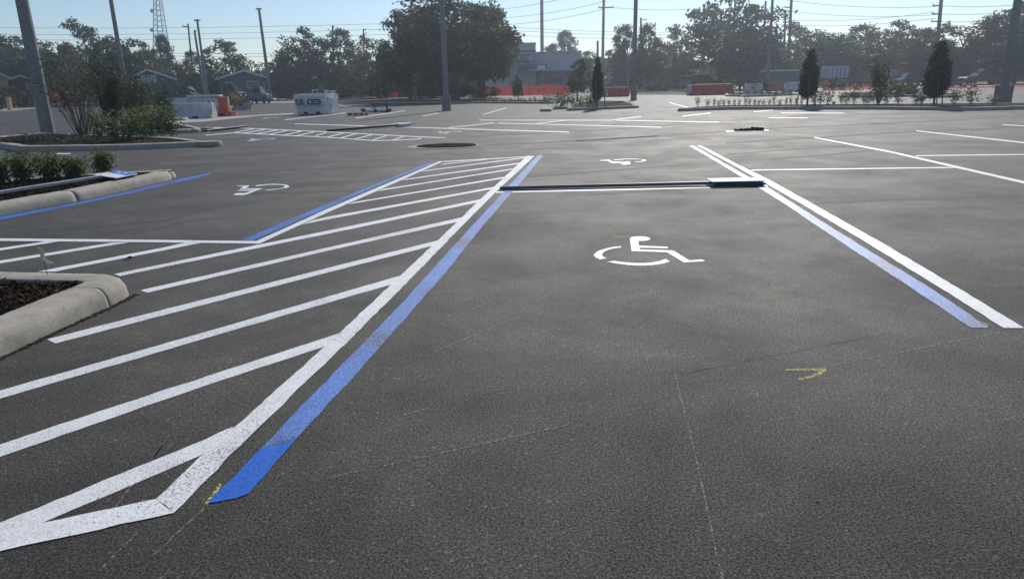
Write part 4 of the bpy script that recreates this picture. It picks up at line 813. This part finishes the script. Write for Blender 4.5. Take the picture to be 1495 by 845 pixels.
P = at(1290, hz(1290), 122); P.z = 0; e = empty('shop_building', P, 0, 'long low pale green shop behind the stop sign', 'building')
bx('wall', e, 122, 1236, 1360, 97.5, None, 'stuccod', 10); bx('fascia', e, 122, 1234, 1362, 92, 97.8, 'greenwall', 10.5, -.4)
for x0 in range(1242, 1350, 16): bx('window', e, 122, x0, x0 + 10, 100, 107, 'glass', .1, -.05)
P = at(1402, hz(1402), 112); P.z = 0; e = empty('shop_building', P, 0, 'grey blank building behind the four cones', 'building'); bx('wall', e, 112, 1385, 1420, 94, None, 'stucco', 8); bx('fascia', e, 112, 1384, 1421, 93, 94.5, 'stuccod', 8.4, -.2); bx('window', e, 112, 1395, 1405, 98, 103, 'glass', .1, -.05)
# container by the shaded pole, long trailer, blue grey trailer board
P = gp(570, 137.5); P.z = 0; e = empty('box_trailer', P, 0, 'blue grey box trailer left of the shaded light pole', 'trailer'); D = P.y
bx('box', e, D, 562.5, 578, 115, 131.5, 'stucco2', 2.4, bevel=.03); MB().box(-1.6, 1.6, .3, 1.9, .42, .56).build('chassis', MA['darkmetal'], e)
for s_ in (-.6, .3): MB().tube([(s_, .1, .36), (s_, .3, .36)], .36, 14).build('wheel', MA['black'], e)
P = at(1144, hz(1144), 84); P.z = 0; e = empty('box_trailer', P, 0, 'long dark trailer with a sunlit white roof left of the narrow cypress', 'trailer')
bx('box', e, 84, 1124, 1166, 104.2, 119, 'teal', 2.4, bevel=.03); bx('roof', e, 84, 1123, 1167, 102.2, 104, 'signwhite', 2.7, -.1)
for s_ in (-1, 1): MB().tube([(s_ * .8, .0, .36), (s_ * .8, .25, .36)], .36, 14).build('wheel', MA['black'], e)
P = at(1225, hz(1225), 80); P.z = 0; e = empty('box_trailer', P, 0, 'square blue grey trailer beside the orange netting flag', 'trailer')
bx('box', e, 80, 1211, 1240, 97, 114, 'stucco', 2.2, bevel=.03)
for x0 in (1216, 1222, 1228, 1234): bx('rib', e, 80, x0, x0 + .7, 98, 113, 'stuccod', .06, -.06)
MB().box(-1.2, 1.2, .2, 2, .45, .62).build('chassis', MA['darkmetal'], e)
for s_ in (-.5, .5): MB().tube([(s_, .0, .36), (s_, .25, .36)], .36, 14).build('wheel', MA['black'], e)
# stop sign
P = at(1316, hz(1316), 74); P.z = 0; zc = at(1318.5, 92.5, 74).z; e = empty('stop_sign', P, 0, 'stop sign seen against the pale green shop', 'sign')
MB().tube([(0, 0, 0), (.12, 0, zc + .3)], .035, 6).build('post', MA['galv'], e)
MB().tube([(.12, -.05, zc), (.12, -.035, zc)], .42, 8).build('sign_plate', MA['cred'], e)
me = text_mesh('STOP', .3, .004); me.materials.append(MA['lettering']); o = bpy.data.objects.new('lettering', me); col.objects.link(o); o.parent = e; o.location = (.12, -.06, zc); o.rotation_euler = (PI / 2, 0, 0)
# ------------------------------------------------------------------ barriers, netting, cones
def barrier(x0, x1, yb, ytop, mat, lab, rz=0, dep=.6, name='water_barrier', D=None):
    a = gp(x0, yb) if D is None else Vector((at(x0, hz(x0), D).x, D, 0)); b = gp(x1, yb) if D is None else Vector((at(x1, hz(x1), D).x, D, 0)); c = (a + b) / 2; L = (a - b).length; h = zat(c, ytop)
    e = empty(name, c, 0, lab, 'barrier', 'plastic water barriers'); hw = L / 2
    prof = [(-dep / 2, 0), (dep / 2, 0), (dep / 2, h * .22), (dep * .22, h * .5), (dep * .17, h), (-dep * .17, h), (-dep * .22, h * .5), (-dep / 2, h * .22)]
    MB().prism(prof, -hw, hw, Matrix.Rotation(PI / 2, 4, 'Z')).build('body', MA[mat], e, bevel=.025)
    for s_ in (-1, 1):
        MB().tube([(s_ * hw * .92, 0, h), (s_ * hw * .92, 0, h + .05)], .05, 8).build('fill_cap', MA['black'], e)
        MB().box(s_ * hw * .45 - .18, s_ * hw * .45 + .18, -dep / 2 - .008, -dep / 2 + .03, .0 + .03, .14).build('forklift_slot', MA['black'], e)
    return e
barrier(875, 911, 141.6, 127.6, 'orange', 'orange water barrier just right of the middle cypress')
barrier(1005, 1016, 139.5, 124.5, 'whitep', 'short grey barrier at the left end of the far row'); barrier(1016.4, 1062, 139, 123, 'orange', 'long sunlit orange barrier next to the short grey one')
barrier(1089, 1109, 136.5, 122, 'whitep', 'grey barrier standing behind the row of thin shrubs'); barrier(1120, 1140, 133, 121, 'orange', 'small red orange barrier under the white roofed trailer'); barrier(1148, 1166, 135, 120.5, 'whitep', 'grey barrier just left of the narrow cypress')
barrier(240, 300, 173.5, 151, 'whitep', 'nearest long grey white barrier beside the pole island', dep=.65); barrier(300.5, 307, 171.6, 149.5, 'whitep', 'white barrier end piece next to the long barrier', dep=.5); barrier(308.5, 314.5, 171.2, 149, 'whitep', 'second narrow white barrier end', dep=.5)
barrier(262, 322, 168.8, 142.5, 'whitep', 'taller pale barrier behind the nearest long one', dep=.7); barrier(323.5, 333, 169.4, 142.2, 'orange', 'upright orange barrier ending the white row', dep=.55)
P = gp(300, 168.8); P.y += .3; z_ = zat(P, 142.5); a = gp(285, 168.8); b = gp(317, 168.8)
mb = MB(); L = (b - a).length / 2
for i in range(3): mb.box(-L, L, -.35, .35, z_ + i * .035, z_ + .03 + i * .035)
tag(mb.build('foam_sheets', MA['signwhite'], loc=(P.x, P.y, 0.052)), 'pale lilac sheets lying on top of the white barriers', 'sheets')
def net(pts, hpx, lab, D=None, parent=None):
    """hanging orange netting between stakes along pixel points (x, ybottom)"""
    G_ = [gp(x, y) if D is None else Vector((at(x, hz(x), D).x, D, 0)) for x, y in pts]; o = G_[0].copy(); e = empty('orange_netting', o, 0, lab, 'netting', 'orange safety netting')
    top = [zat(p, y - h_) for p, (x, y), h_ in zip(G_, pts, hpx)] if D is None else [zat(p, y - h_) for p, (x, y), h_ in zip(G_, pts, hpx)]
    mb = MB(); rows = []
    n = 10
    for i in range(len(G_) - 1):
        for j in range(n + (i == len(G_) - 2)):
            t = j / n; p = G_[i].lerp(G_[i + 1], t) - o; h = top[i] * (1 - t) + top[i + 1] * t; sg_ = .08 * math.sin(PI * t) * h * random.uniform(.6, 1.6)
            rows.append([(p.x + random.gauss(0, .01), p.y + random.gauss(0, .06), z) for z in (.05, (h - sg_) * .35, (h - sg_) * .7, h - sg_)])
    vs = [v for r_ in rows for v in r_]; fs = [(i * 4 + k, i * 4 + 4 + k, i * 4 + 5 + k, i * 4 + 1 + k) for i in range(len(rows) - 1) for k in range(3)]
    mb.add(vs, fs); mb.build('net', MA['net'], e)
    for p, h in zip(G_, top): MB().tube([p - o, p - o + Vector((0, 0, h + .15))], .03, 5).build('stake', MA['darkmetal'], e)
    return e
net([(676, 141), (700, 141), (724, 141), (748, 140.8), (772, 140.6), (796, 140.4), (815, 140.2), (834, 140)], [15, 16, 16, 15, 17, 17, 16, 15], 'long orange netting fence before the bank')
net([(531, 143), (543, 142.8), (554, 142.6)], [12, 12, 10], 'bright orange netting behind the flat trailer'); net([(583, 142), (591, 141.8), (599, 141.6)], [13, 17, 14], 'orange netting left of the shaded pole'); net([(325, 147), (334, 147), (344, 146.5)], [16, 16, 15], 'orange netting before the dark vehicle and teal house')
net([(557, 143), (569, 142.8), (581, 142.5)], [9, 8, 9], 'dim orange netting between the two brighter pieces'); net([(1062, 137), (1070, 136.8)], [13, 11], 'orange netting piece right of the long orange barrier'); net([(1200, 131.5), (1204, 131.3), (1209, 131.2)], [6, 16, 14], 'small orange netting flag left of the blue grey trailer')
net([(1209, 133), (1230, 132.5), (1250, 131.8), (1273, 131.4)], [4, 5, 8, 9], 'sagging orange netting behind the right hand row')
net([(1376, 130), (1410, 129.6), (1450, 129), (1500, 128)], [2.6, 2.6, 2.6, 2.6], 'low orange net lying along the kerb behind the cones') 
def cone(x, yb, ytop, lab, grp='traffic cones', D=None):
    P = gp(x, yb) if D is None else Vector((at(x, hz(x), D).x, D, 0)); h = zat(P, ytop) if D is None else (yb - ytop) * D / f
    e = empty('traffic_cone', P, 0, lab, 'traffic cone', grp)
    MB().box(-.22, .22, -.22, .22, 0, .05).build('foot', MA['black'], e); MB().tube([(0, 0, .05), (0, 0, h)], [.17, .035], 12).build('body', MA['orange'], e)
    MB().tube([(0, 0, h * .55), (0, 0, h * .72)], [.105, .078], 12).build('reflective_band', MA['signwhite'], e)
for x, l in ((1405.5, 'leftmost of the four orange cones'), (1408.5, 'second from left of the four orange cones'), (1419.5, 'third from left of the four orange cones'), (1424, 'rightmost of the four orange cones')): cone(x, 128.2, 119.8, l, 'cones before the dark cars')
for x, y, l in ((22, 158, 'orange cone by the white barricade at the far left'), (40, 157, 'orange cone just left of the leaning pole')): cone(x, y, y - 14, l, 'cones by the barricades')
P = gp(886, 142.2); e = empty('delineator_post', P, 0, 'white delineator post before the orange barrier', 'post'); MB().tube([(0, 0, 0), (0, 0, zat(P, 130.5))], .07, 8).build('post', MA['signwhite'], e); MB().tube([(0, 0, 0), (0, 0, .06)], .2, 10).build('foot', MA['orange'], e); MB().tube([(0, 0, .45), (0, 0, .6)], .075, 8).build('band', MA['orange'], e)
# barricades at far left
def barricade(x0, x1, yb, yt, lab, mat='signwhite', panel='orange'):
    a, b = gp(x0, yb), gp(x1, yb); c = (a + b) / 2; L = (b - a).length / 2; h = zat(c, yt); e = empty('barricade', c, 0, lab, 'barricade', 'folding barricades')
    for s_ in (-1, 1): MB().tube([(s_ * L, -.25, 0), (s_ * L, 0, h), (s_ * L, .25, 0)], .04, 5).build('leg', MA[mat], e)
    for z in (.92, .55, .2): MB().box(-L, L, -.04, -.005, h * z - .08, h * z + .06).build('rail', MA[mat], e)
barricade(-8, 10, 158, 142, 'white barricade at the very left edge'); barricade(39, 47.5, 157, 141, 'small white barricade touching the leaning pole')
P = gp(15, 161.5); MBp = MB(); h = zat(P, 142); tag(MBp.box(-.18, .18, -.18, .18, 0, h, Matrix.Translation((P.x, P.y, 0)) @ Matrix.Rotation(.05, 4, 'Y')).build('timber_post', MA['tanwood']), 'tan timber post between the left barricade and the cone', 'post')
P = gp(51, 157); h = zat(P, 128); e = empty('warning_board', P, 0, 'tall orange board partly behind the leaning pole', 'sign'); MB().box(-.3, .3, -.03, .03, h * .45, h).build('panel', MA['tan'] if False else MA['orange'], e); MB().tube([(0, .06, 0), (0, .06, h * .9)], .04, 5).build('post', MA['tanwood'], e)
flat('concrete_strip', [(-60, 163), (14, 162.5), (55, 158.2), (55, 157.4), (-60, 160.5)], 'slab', 0.03)
# ------------------------------------------------------------------ white skip with painted panels
A = gp(436, 167.8); B = gp(476, 167.2); dv = (B - A).normalized(); ang = math.atan2(dv.y, dv.x); c = (A + B) / 2
Dm = c.length; e = empty('mortar_skip', c, ang, 'white steel skip container with dark lettered panels', 'skip container')
hh = zat(c, 138.5); w0 = 43 * Dm / f / 2; w1 = 46.5 * Dm / f / 2; dep = 1.5
mb = MB(); mb.add([(-w0, 0, .02), (w0, 0, .02), (w0, dep, .02), (-w0, dep, .02), (-w1, -.12, hh * .7), (w1 * .98, -.12, hh * .7), (w1 * .98, dep + .1, hh * .7), (-w1, dep + .1, hh * .7), (-w1, -.12, hh), (w1 * .98, -.12, hh), (w1 * .98, dep + .1, hh), (-w1, dep + .1, hh)],
                  [(3, 2, 1, 0), (0, 1, 5, 4), (1, 2, 6, 5), (2, 3, 7, 6), (3, 0, 4, 7), (4, 5, 9, 8), (5, 6, 10, 9), (6, 7, 11, 10), (7, 4, 8, 11), (8, 9, 10, 11)]); body = mb.build('body', MA['white_metal'], e, bevel=.015)
MB().box(-w1 - .02, w1, -.15, -.10, hh * .84, hh * .88).build('ridge', MA['galv'], e); MB().box(-w1 - .02, w1, -.16, -.09, hh * .44, hh * .47).build('ridge', MA['galv'], e)
tp = MB(); tp.add([(-w1, -.1, hh + .001), (w1, -.1, hh + .001), (w1 * .9, dep * .5, hh + .05), (-w1 * .97, dep * .5, hh + .08), (-w1, dep, hh), (w1, dep, hh)], [(0, 1, 2, 3), (3, 2, 5, 4), (0, 3, 4), (1, 5, 2)]); tp.build('lid', MA['darkmetal'], e)
pn = MB().box(-w1 * .95, -w1 * .36, -.150, -.135, hh * .50, hh * .78).build('panel', MA['navy'], e)
me = text_mesh('US-5', .33, .003); me.materials.append(MA['lettering']); o = bpy.data.objects.new('lettering', me); col.objects.link(o); o.parent = pn; o.location = (-w1 * .65, -.156, hh * .64); o.rotation_euler = (PI / 2, 0, 0)
ov = MB(); ra = hh * .14; pts = [(w1 * .0 - w1 * .05 + math.cos(t) * ra, hh * .64 + math.sin(t) * ra) for t in [PI / 2 + i * PI / 8 for i in range(9)]] + [(w1 * .55 + math.cos(t) * ra, hh * .64 + math.sin(t) * ra) for t in [-PI / 2 + i * PI / 8 for i in range(9)]]
ov.prism(pts, -.150, -.135); op = ov.build('panel', MA['navy'], e); op['label'] = 'dark rounded oval panel'
em = MB(); em.tube([(0.02, -.158, hh * .64), (0.02, -.151, hh * .64)], .09, 12)
for z in (.60, .68): em.box(w1 * .18, w1 * .6, -.156, -.151, hh * z - .02, hh * z + .015)
em.build('emblem', MA['stucco'], op)
for s_ in (-.42, .42): MB().box(w0 * s_ - .13, w0 * s_ + .13, -.06, .03, .05, .17).build('fork_pocket', MA['black'], e)
eb = MB(); x_ = w1; eb.box(x_ + .02, x_ + .30, .1, .9, hh * .52, hh * .84).box(x_ - .05, x_ + .1, .1, .3, .1, hh * .52).box(x_ + .18, x_ + .29, .1, .3, .1, hh * .52); eb.build('end_frame', MA['white_metal'], e, bevel=.01)
rl = MB()
for a_, b_ in (((-.1, hh), (-.1, hh + .28)), ((.25, hh), (.25, hh + .28)), ((-.1, hh + .26), (.25, hh + .26)), ((x_, hh), (x_ + .0, hh + .18)), ((x_ + .36, hh * .6), (x_ + .36, hh + .18)), ((x_, hh + .16), (x_ + .36, hh + .16)), ((x_, hh), (x_ + .36, hh + .16))): rl.tube([(a_[0], .5, a_[1]), (b_[0], .5, b_[1])], .025, 5)
rl.build('guard_rails', MA['signwhite'], e)
# flat trailer, pallet and pipes
A = gp(510, 168.6); B = gp(537, 168.2); c = (A + B) / 2; L = (A - B).length / 2; hp = zat(c, 164.6); e = empty('pallet', c, .1, 'dark wooden pallet lying right of the white skip', 'pallet')
for i in range(6): MB().box(-L, L, -.5 + i * .2, -.38 + i * .2, hp - .03, hp).build('plank', MA['wood'], e)
for s_ in (-1, -.33, .33, 1): MB().box(s_ * (L - .08) - .07, s_ * (L - .08) + .07, -.5, .6, 0.0, hp - .031).build('runner', MA['wood'], e)
for k, (x0, x1, yb, rr_, lab) in enumerate([(530, 568, 164.6, .1, 'front pale pipe on the ground beside the pallet'), (532, 571, 163.8, .09, 'middle pale pipe of the three beside the pallet'), (528, 560, 163.0, .09, 'rear pale pipe of the three beside the pallet')]):
    a, b = gp(x0, yb), gp(x1, yb - .5); zz = Vector((0, 0, rr_)); e = empty('pipe', a, 0, lab, 'pipe', 'pale pipes on the ground'); MB().tube([zz, b - a + zz], rr_, 10, cap=False).build('tube', MA['whitep'], e)
    for t_ in (0.05, .5, .95): q = (b - a) * t_; MB().tube([q + zz - Vector((.08, 0, 0)), q + zz + Vector((.08, 0, 0))], rr_ * 1.35, 10).build('collar', MA['black'], e)
A = gp(548, 162); B = gp(564, 161.8); c = (A + B) / 2; L = (B - A).length / 2; h = zat(c, 151); e = empty('trestle', c, 0, 'dark trestle with two posts and a long bar behind the pipes', 'trestle')
for s_ in (-1, 1): MB().box(s_ * L - .06, s_ * L + .06, -.06, .06, 0, h - .11).build('leg', MA['darkmetal'], e)
MB().box(-L * 1.5, L * 1.7, -.08, .08, h - .11, h).build('bar', MA['darkmetal'], e)
for s_ in (-1, 1): MB().box(s_ * L - .05, s_ * L + .05, -.4, .4, 0, .05).build('foot', MA['darkmetal'], e)
P = gp(569.5, 161.5); tag(MB().tube([P, P + Vector((0, 0, zat(P, 139)))], .018, 6).build('survey_rod', MA['galv']), 'thin upright rod right of the dark trestle', 'rod')
# planted trough by the teal house
for i, (x, lab, m_, hp_) in enumerate([(338, 'dark green shrub on the small kerbed island right of the orange barrier', 'shrubd', 14), (344, 'tall tan dry plant on the small kerbed island', 'tan', 23), (350, 'second tan dry plant on the small kerbed island', 'tan', 16), (356, 'small dark shrub beside the grey bin', 'shrubd', 12)]):
    sh_px(x, 159, 13, hp_, 12, 260, .12, m_, lab, 700 + i, 'plants on the small kerbed island')
for x, lab in ((358, 'left of two grey bins on the small kerbed island'), (363.5, 'right of two grey bins on the small kerbed island')):
    P = gp(x, 158.6, .12); e = empty('bin', P, 0, lab, 'bin', 'grey bins'); MB().tube([(0, 0, 0), (0, 0, .5)], [.22, .26], 12).build('body', MA['galv'], e); MB().tube([(0, 0, .5), (0, 0, .55)], [.28, .24], 12).build('lid', MA['darkmetal'], e)
fa, fb = gp(333.5, 169.6), gp(345, 168.0); mb = MB(); nx, ny = 14, 8; fn = Vector((0, 1.4, 0))
mb.add([fa.lerp(fb, i / nx) + fn * (j / ny - .3) * (1 - .5 * i / nx) + Vector((random.gauss(0, .04), random.gauss(0, .05), .03 + abs(random.gauss(0, .14)) * (1 - i / nx * .7))) for i in range(nx + 1) for j in range(ny + 1)], [(i * (ny + 1) + j, (i + 1) * (ny + 1) + j, (i + 1) * (ny + 1) + j + 1, i * (ny + 1) + j + 1) for i in range(nx) for j in range(ny)])
tag(mb.build('fallen_netting', MA['orange']), 'crumpled orange netting on the ground by the upright orange barrier', 'netting')
# drain, debris
P = gp(652, 213.5); e = empty('storm_drain', P, 0, 'round dark drain cover set in a pale collar beyond the hatched aisle', 'drain')
def disc(name, cx, cy, rx, ry, z0, z1, mat, parent, n=32, jit=0):
    pts = [(cx + math.cos(2 * PI * i / n) * rx * random.uniform(1 - jit, 1 + jit), cy + math.sin(2 * PI * i / n) * ry * random.uniform(1 - jit, 1 + jit)) for i in range(n)]
    mb = MB(); mb.add([(x, y, z0) for x, y in pts] + [(x, y, z1) for x, y in pts], [tuple(range(n, 2 * n))] + [(i, (i + 1) % n, (i + 1) % n + n, i + n) for i in range(n)]); return mb.build(name, MA[mat], parent)
disc('collar', -.05, 0, .93, .78, -.01, .012, 'slab', e, jit=.06); disc('cover', .0, -.02, .78, .60, 0, .03, 'iron', e)
gr = MB()
for i in range(-5, 6): L_ = .5 * math.sqrt(max(.05, 1 - (i / 6.2) ** 2)); gr.box(i * .1 - .018, i * .1 + .018, -L_ * .9, L_ * .9 - .04, .03, .036)
gr.build('grating', MA['iron'], e)
mb = MB(); st = gp(1094, 190.5)
for _ in range(260):
    p = st + Vector((max(-.4, min(.35, random.gauss(-.05, .2))), max(-.2, min(.2, random.gauss(0, .1))), 0)); s_ = random.uniform(.012, .036) * (1.5 if p.x > st.x + .1 else 1)
    mt = Matrix.Translation((p.x, p.y, s_ * .6)) @ Matrix.Rotation(random.uniform(0, 6), 4, (random.random(), random.random(), random.random())); mb.box(-s_, s_, -s_ * .7, s_ * .7, -s_ * .6, s_ * .6, mt)
tag(mb.build('rubble_heap', MA['iron']), 'small heap of black asphalt clods on the open lot', 'rubble')
for a, b, lab in (((1060, 192), (1072, 191.6), 'short white mark left of the rubble heap'), ((1107, 189), (1122, 190.4), 'short white mark right of the rubble heap')): line('paint_dash', a, b, 1.4, 'white', .005, lab)
# ------------------------------------------------------------------ fallen sign posts
def sign_post(p0, p1, s0, s1, sw, lab, z0=.0, z1=.06, r=.03, post='darkmetal', panels=1, panel_mat=('signblue', 'signwhite'), zb=0.0, tilt=0, depth=.45, quad=None):
    """post from world p0 to p1 lying on the ground, sign panel between s0 and s1"""
    a, b = Vector(p0), Vector(p1); e = empty('accessible_parking_sign', a, 0, lab, 'sign', 'sign posts lying on the ground')
    return e, a, b
A = gp(730, 277.8); B = gp(1100, 270.6); e = empty('parking_sign', A, 0, 'dark steel sign post lying across the near stall with its stacked panels at the right', 'sign', 'parking signs lying on the ground')
u = (B - A).normalized(); n_ = Vector((-u.y, u.x, 0)); L = (B - A).length
def along(t, s, z): return u * t + n_ * s + Vector((0, 0, z))
def slab(name, parent, t0, t1, s0, s1, z0, z1, mat, bevel=.003, zz=0):
    vs = [along(t, s, z + (zz if t == t1 else 0)) for z in (z0, z1) for s in (s0, s1) for t in (t0, t1)]
    return MB().add(vs, [(0, 2, 3, 1), (4, 5, 7, 6), (0, 1, 5, 4), (2, 6, 7, 3), (0, 4, 6, 2), (1, 3, 7, 5)]).build(name, MA[mat], parent, bevel=bevel)
slab('post', e, 0, L - .1, -.03, .03, .012, .056, 'postdark', .006, .02)
slab('post_flange', e, .02, L * .8, .034, .075, .014, .022, 'galv', .002, .02)
t0, t1 = (gp(1036, 272) - A).length, (gp(1112, 270) - A).length
s1_ = slab('sign_panel', e, t0, t1, -.14, .26, .072, .084, 'signpale', .004); s1_['label'] = 'upper white and blue panel lying flat'
s2_ = slab('sign_panel', e, t0 + .03, t1 + .01, -.16, .2, .036, .056, 'postdark', .004); s2_['label'] = 'lower dark panel under the white one'
slab('bracket', e, t0 + .1, t0 + .16, -.12, .2, .0565, .0715, 'darkmetal'); slab('bracket', e, t1 - .16, t1 - .1, -.12, .2, .0565, .0715, 'darkmetal'); slab('bracket', e, t0 + .03, t1 - .02, -.14, -.11, .0, .0355, 'darkmetal')
slab('blue_field', s1_, t0 + .12, t1 - .02, -.12, .24, .0842, .0855, 'signblue', 0)
for i in range(6): slab('printed_bar', s1_, t0 + .36 + i * .03, t0 + .376 + i * .03, -.08, .18, .0857, .0863, 'signwhite', 0)
# sign on the left island
e = empty('parking_sign', gz(150, 258, .2), 0, 'white sign post lying on the mulch bed with its blue and white panel', 'sign', 'parking signs lying on the ground'); o_ = e.location.copy()
za = .20
qd = [gp(136, 255, za), gp(171, 248.5, za), gp(201, 253.4, za), gp(169.5, 259.7, za)]
q_ = [p - o_ for p in qd]; mb = MB(); mb.add([p + Vector((0, 0, -.012)) for p in q_] + q_, [(0, 1, 2, 3), (7, 6, 5, 4), (0, 4, 5, 1), (1, 5, 6, 2), (2, 6, 7, 3), (3, 7, 4, 0)]); sp_ = mb.build('sign_panel', MA['signwhite'], e)
def qi(a, b): return (q_[0] * (1 - a) + q_[3] * a) * (1 - b) + (q_[1] * (1 - a) + q_[2] * a) * b
# sheet coordinates: a from far-left edge to near edge, b towards the right
up = Vector((0, 0, .002)); mb = MB(); mb.add([qi(.03, .55) + up, qi(.03, .97) + up, qi(.97, .97) + up, qi(.97, .5) + up], [(0, 3, 2, 1)]); mb.build('blue_field', MA['signblue'], sp_)
up2 = Vector((0, 0, .004)); mb = MB()
for a, b, c_, d_2 in ((.3, .62, .7, .66), (.62, .62, .7, .85), (.3, .85, .38, .7)): mb.add([qi(a, b) + up2, qi(a, d_2) + up2, qi(c_, d_2) + up2, qi(c_, b) + up2], [(0, 3, 2, 1)])
mb.build('wheelchair_emblem', MA['signwhite'], sp_)
pa = gp(148, 260, .16) - o_; pb = gp(-60, 293, .16) - o_; dd = (pb - pa).normalized(); nn = Vector((-dd.y, dd.x, 0)) * .035
mb = MB(); mb.add([pa - nn, pb - nn, pb + nn, pa + nn, pa - nn + Vector((0, 0, .05)), pb - nn + Vector((0, 0, .05)), pb + nn + Vector((0, 0, .05)), pa + nn + Vector((0, 0, .05))], [(3, 2, 1, 0), (4, 5, 6, 7), (0, 1, 5, 4), (1, 2, 6, 5), (2, 3, 7, 6), (3, 0, 4, 7)]); mb.build('post', MA['galv'], e, bevel=.006)
for (a_, b_, w_, lab) in (((478, 192.4), (600, 184.2), True, 'thin dark sign post lying across the far hatched aisle'), ((302, 193.2), (360, 187.4), False, 'dark sign post lying on the farthest hatch by the pole island')):
    A = gp(*a_); B = gp(*b_); e = empty('parking_sign', A, 0, lab, 'sign', 'parking signs lying on the ground'); V = B - A
    MB().tube([Vector((0, 0, .05)), V + Vector((0, 0, .08))], .05, 6).build('post', MA['darkmetal'], e)
    if w_:
        dd = V.normalized(); nn = Vector((-dd.y, dd.x, 0)) * .3; k0_ = V - dd * .7; zz = Vector((0, 0, .13)); q_ = [k0_ - nn + zz, V - nn + zz, V + nn + zz, k0_ + nn + zz]; MB().add(q_ + [p + Vector((0, 0, -.06)) for p in q_], [(0, 1, 2, 3), (7, 6, 5, 4), (0, 4, 5, 1), (1, 5, 6, 2), (2, 6, 7, 3), (3, 7, 4, 0)]).build('sign_panel', MA['signwhite'], e)
# survey ribbon on the near kerb
base_ = gp(70, 401.4, .15); D = base_.y
e = empty('survey_flag', base_, 0, 'cream survey ribbon on a thin wire at the near kerb', 'survey flag')
W = lambda x, y: at(x, y, D) - base_
MB().tube([Vector((0, 0, -.05)), W(66, 388), W(61.5, 376)], .0025, 5).build('wire', MA['darkmetal'], e)
L_ = [(55, 360), (56.5, 368), (58.5, 373.5), (62, 379), (67, 383), (71, 386.2)]; R_ = [(58.5, 360.8), (62, 364), (64, 370), (65, 375.5), (70, 380), (77.6, 383.6)]
vs = [W(*p) + Vector((0, .010 * math.sin(i * 1.3), 0)) for i, p in enumerate(L_)] + [W(*p) + Vector((0, -.012 * math.cos(i * 1.7), 0)) for i, p in enumerate(R_)]
rb = MB(); rb.add(vs, [(i, i + 1, i + 7, i + 6) for i in range(5)]); ro = rb.build('ribbon', MA['ribbon'], e); md = ro.modifiers.new('s', 'SOLIDIFY'); md.thickness = .003
# small litter near the camera
for x, y, lab, m_ in ((1192, 729, 'small dry tan leaf on the asphalt at lower right', 'tan'), (187, 378, 'dark torn scrap on the aisle near the survey ribbon', 'black')):
    P = gp(x, y, .006); mb = MB(); mb.add([(-.012, 0, 0), (0, -.007, .004), (.013, .002, .001), (.002, .008, .006)], [(0, 1, 2, 3)]); mb.v = [tuple(Vector(v) * (1 if y > 500 else 4)) for v in mb.v]; tag(mb.build('fallen_leaf' if m_ == 'tan' else 'litter_scrap', MA[m_], loc=P), lab, 'leaf' if m_ == 'tan' else 'litter')
gs = MB()
for _ in range(500):
    y = random.uniform(430, 860); x = random.uniform(-20, 1520); p = gp(x, y); s_ = random.uniform(.001, .0024); mt = Matrix.Translation((p.x, p.y, s_ * .5)) @ Matrix.Rotation(random.uniform(0, 6), 4, 'Z'); gs.box(-s_, s_, -s_ * .7, s_ * .7, -s_ * .5, s_ * .6, mt)
kn = [Vector(g2(-40, 540)), Vector(n1), Vector(n2), Vector(g2(163, 447)), Vector(g2(195, 430))]
for _ in range(700):
    i = random.choices(range(4), [(kn[k + 1] - kn[k]).length for k in range(4)])[0]; q = kn[i].lerp(kn[i + 1], random.random()); s_ = random.uniform(.002, .007)
    q = q + Vector((abs(random.gauss(0, .022)), random.gauss(0, .01))); mt = Matrix.Translation((q.x + .004, q.y, s_ * .5)) @ Matrix.Rotation(random.uniform(0, 6), 4, 'Z'); gs.box(-s_, s_, -s_ * .7, s_ * .7, -s_ * .5, s_ * .6, mt)
tag(gs.build('loose_grit', MA['chip2']), 'scattered loose grit on the asphalt', 'grit', kind='stuff')
# ------------------------------------------------------------------ air
hb = MB().box(-260, 260, -60, 240, -1.0, 42)
hz_m = bpy.data.materials.new('haze'); hz_m.use_nodes = True; t = hz_m.node_tree; t.nodes.clear(); vo = t.nodes.new('ShaderNodeVolumePrincipled'); mo = t.nodes.new('ShaderNodeOutputMaterial')
vo.inputs['Color'].default_value = (0.80, 0.88, 1.0, 1); vo.inputs['Density'].default_value = 0.0011; vo.inputs['Anisotropy'].default_value = 0.72; t.links.new(vo.outputs[0], mo.inputs['Volume'])
ho = hb.build('haze', hz_m); tag(ho, kind='stuff')
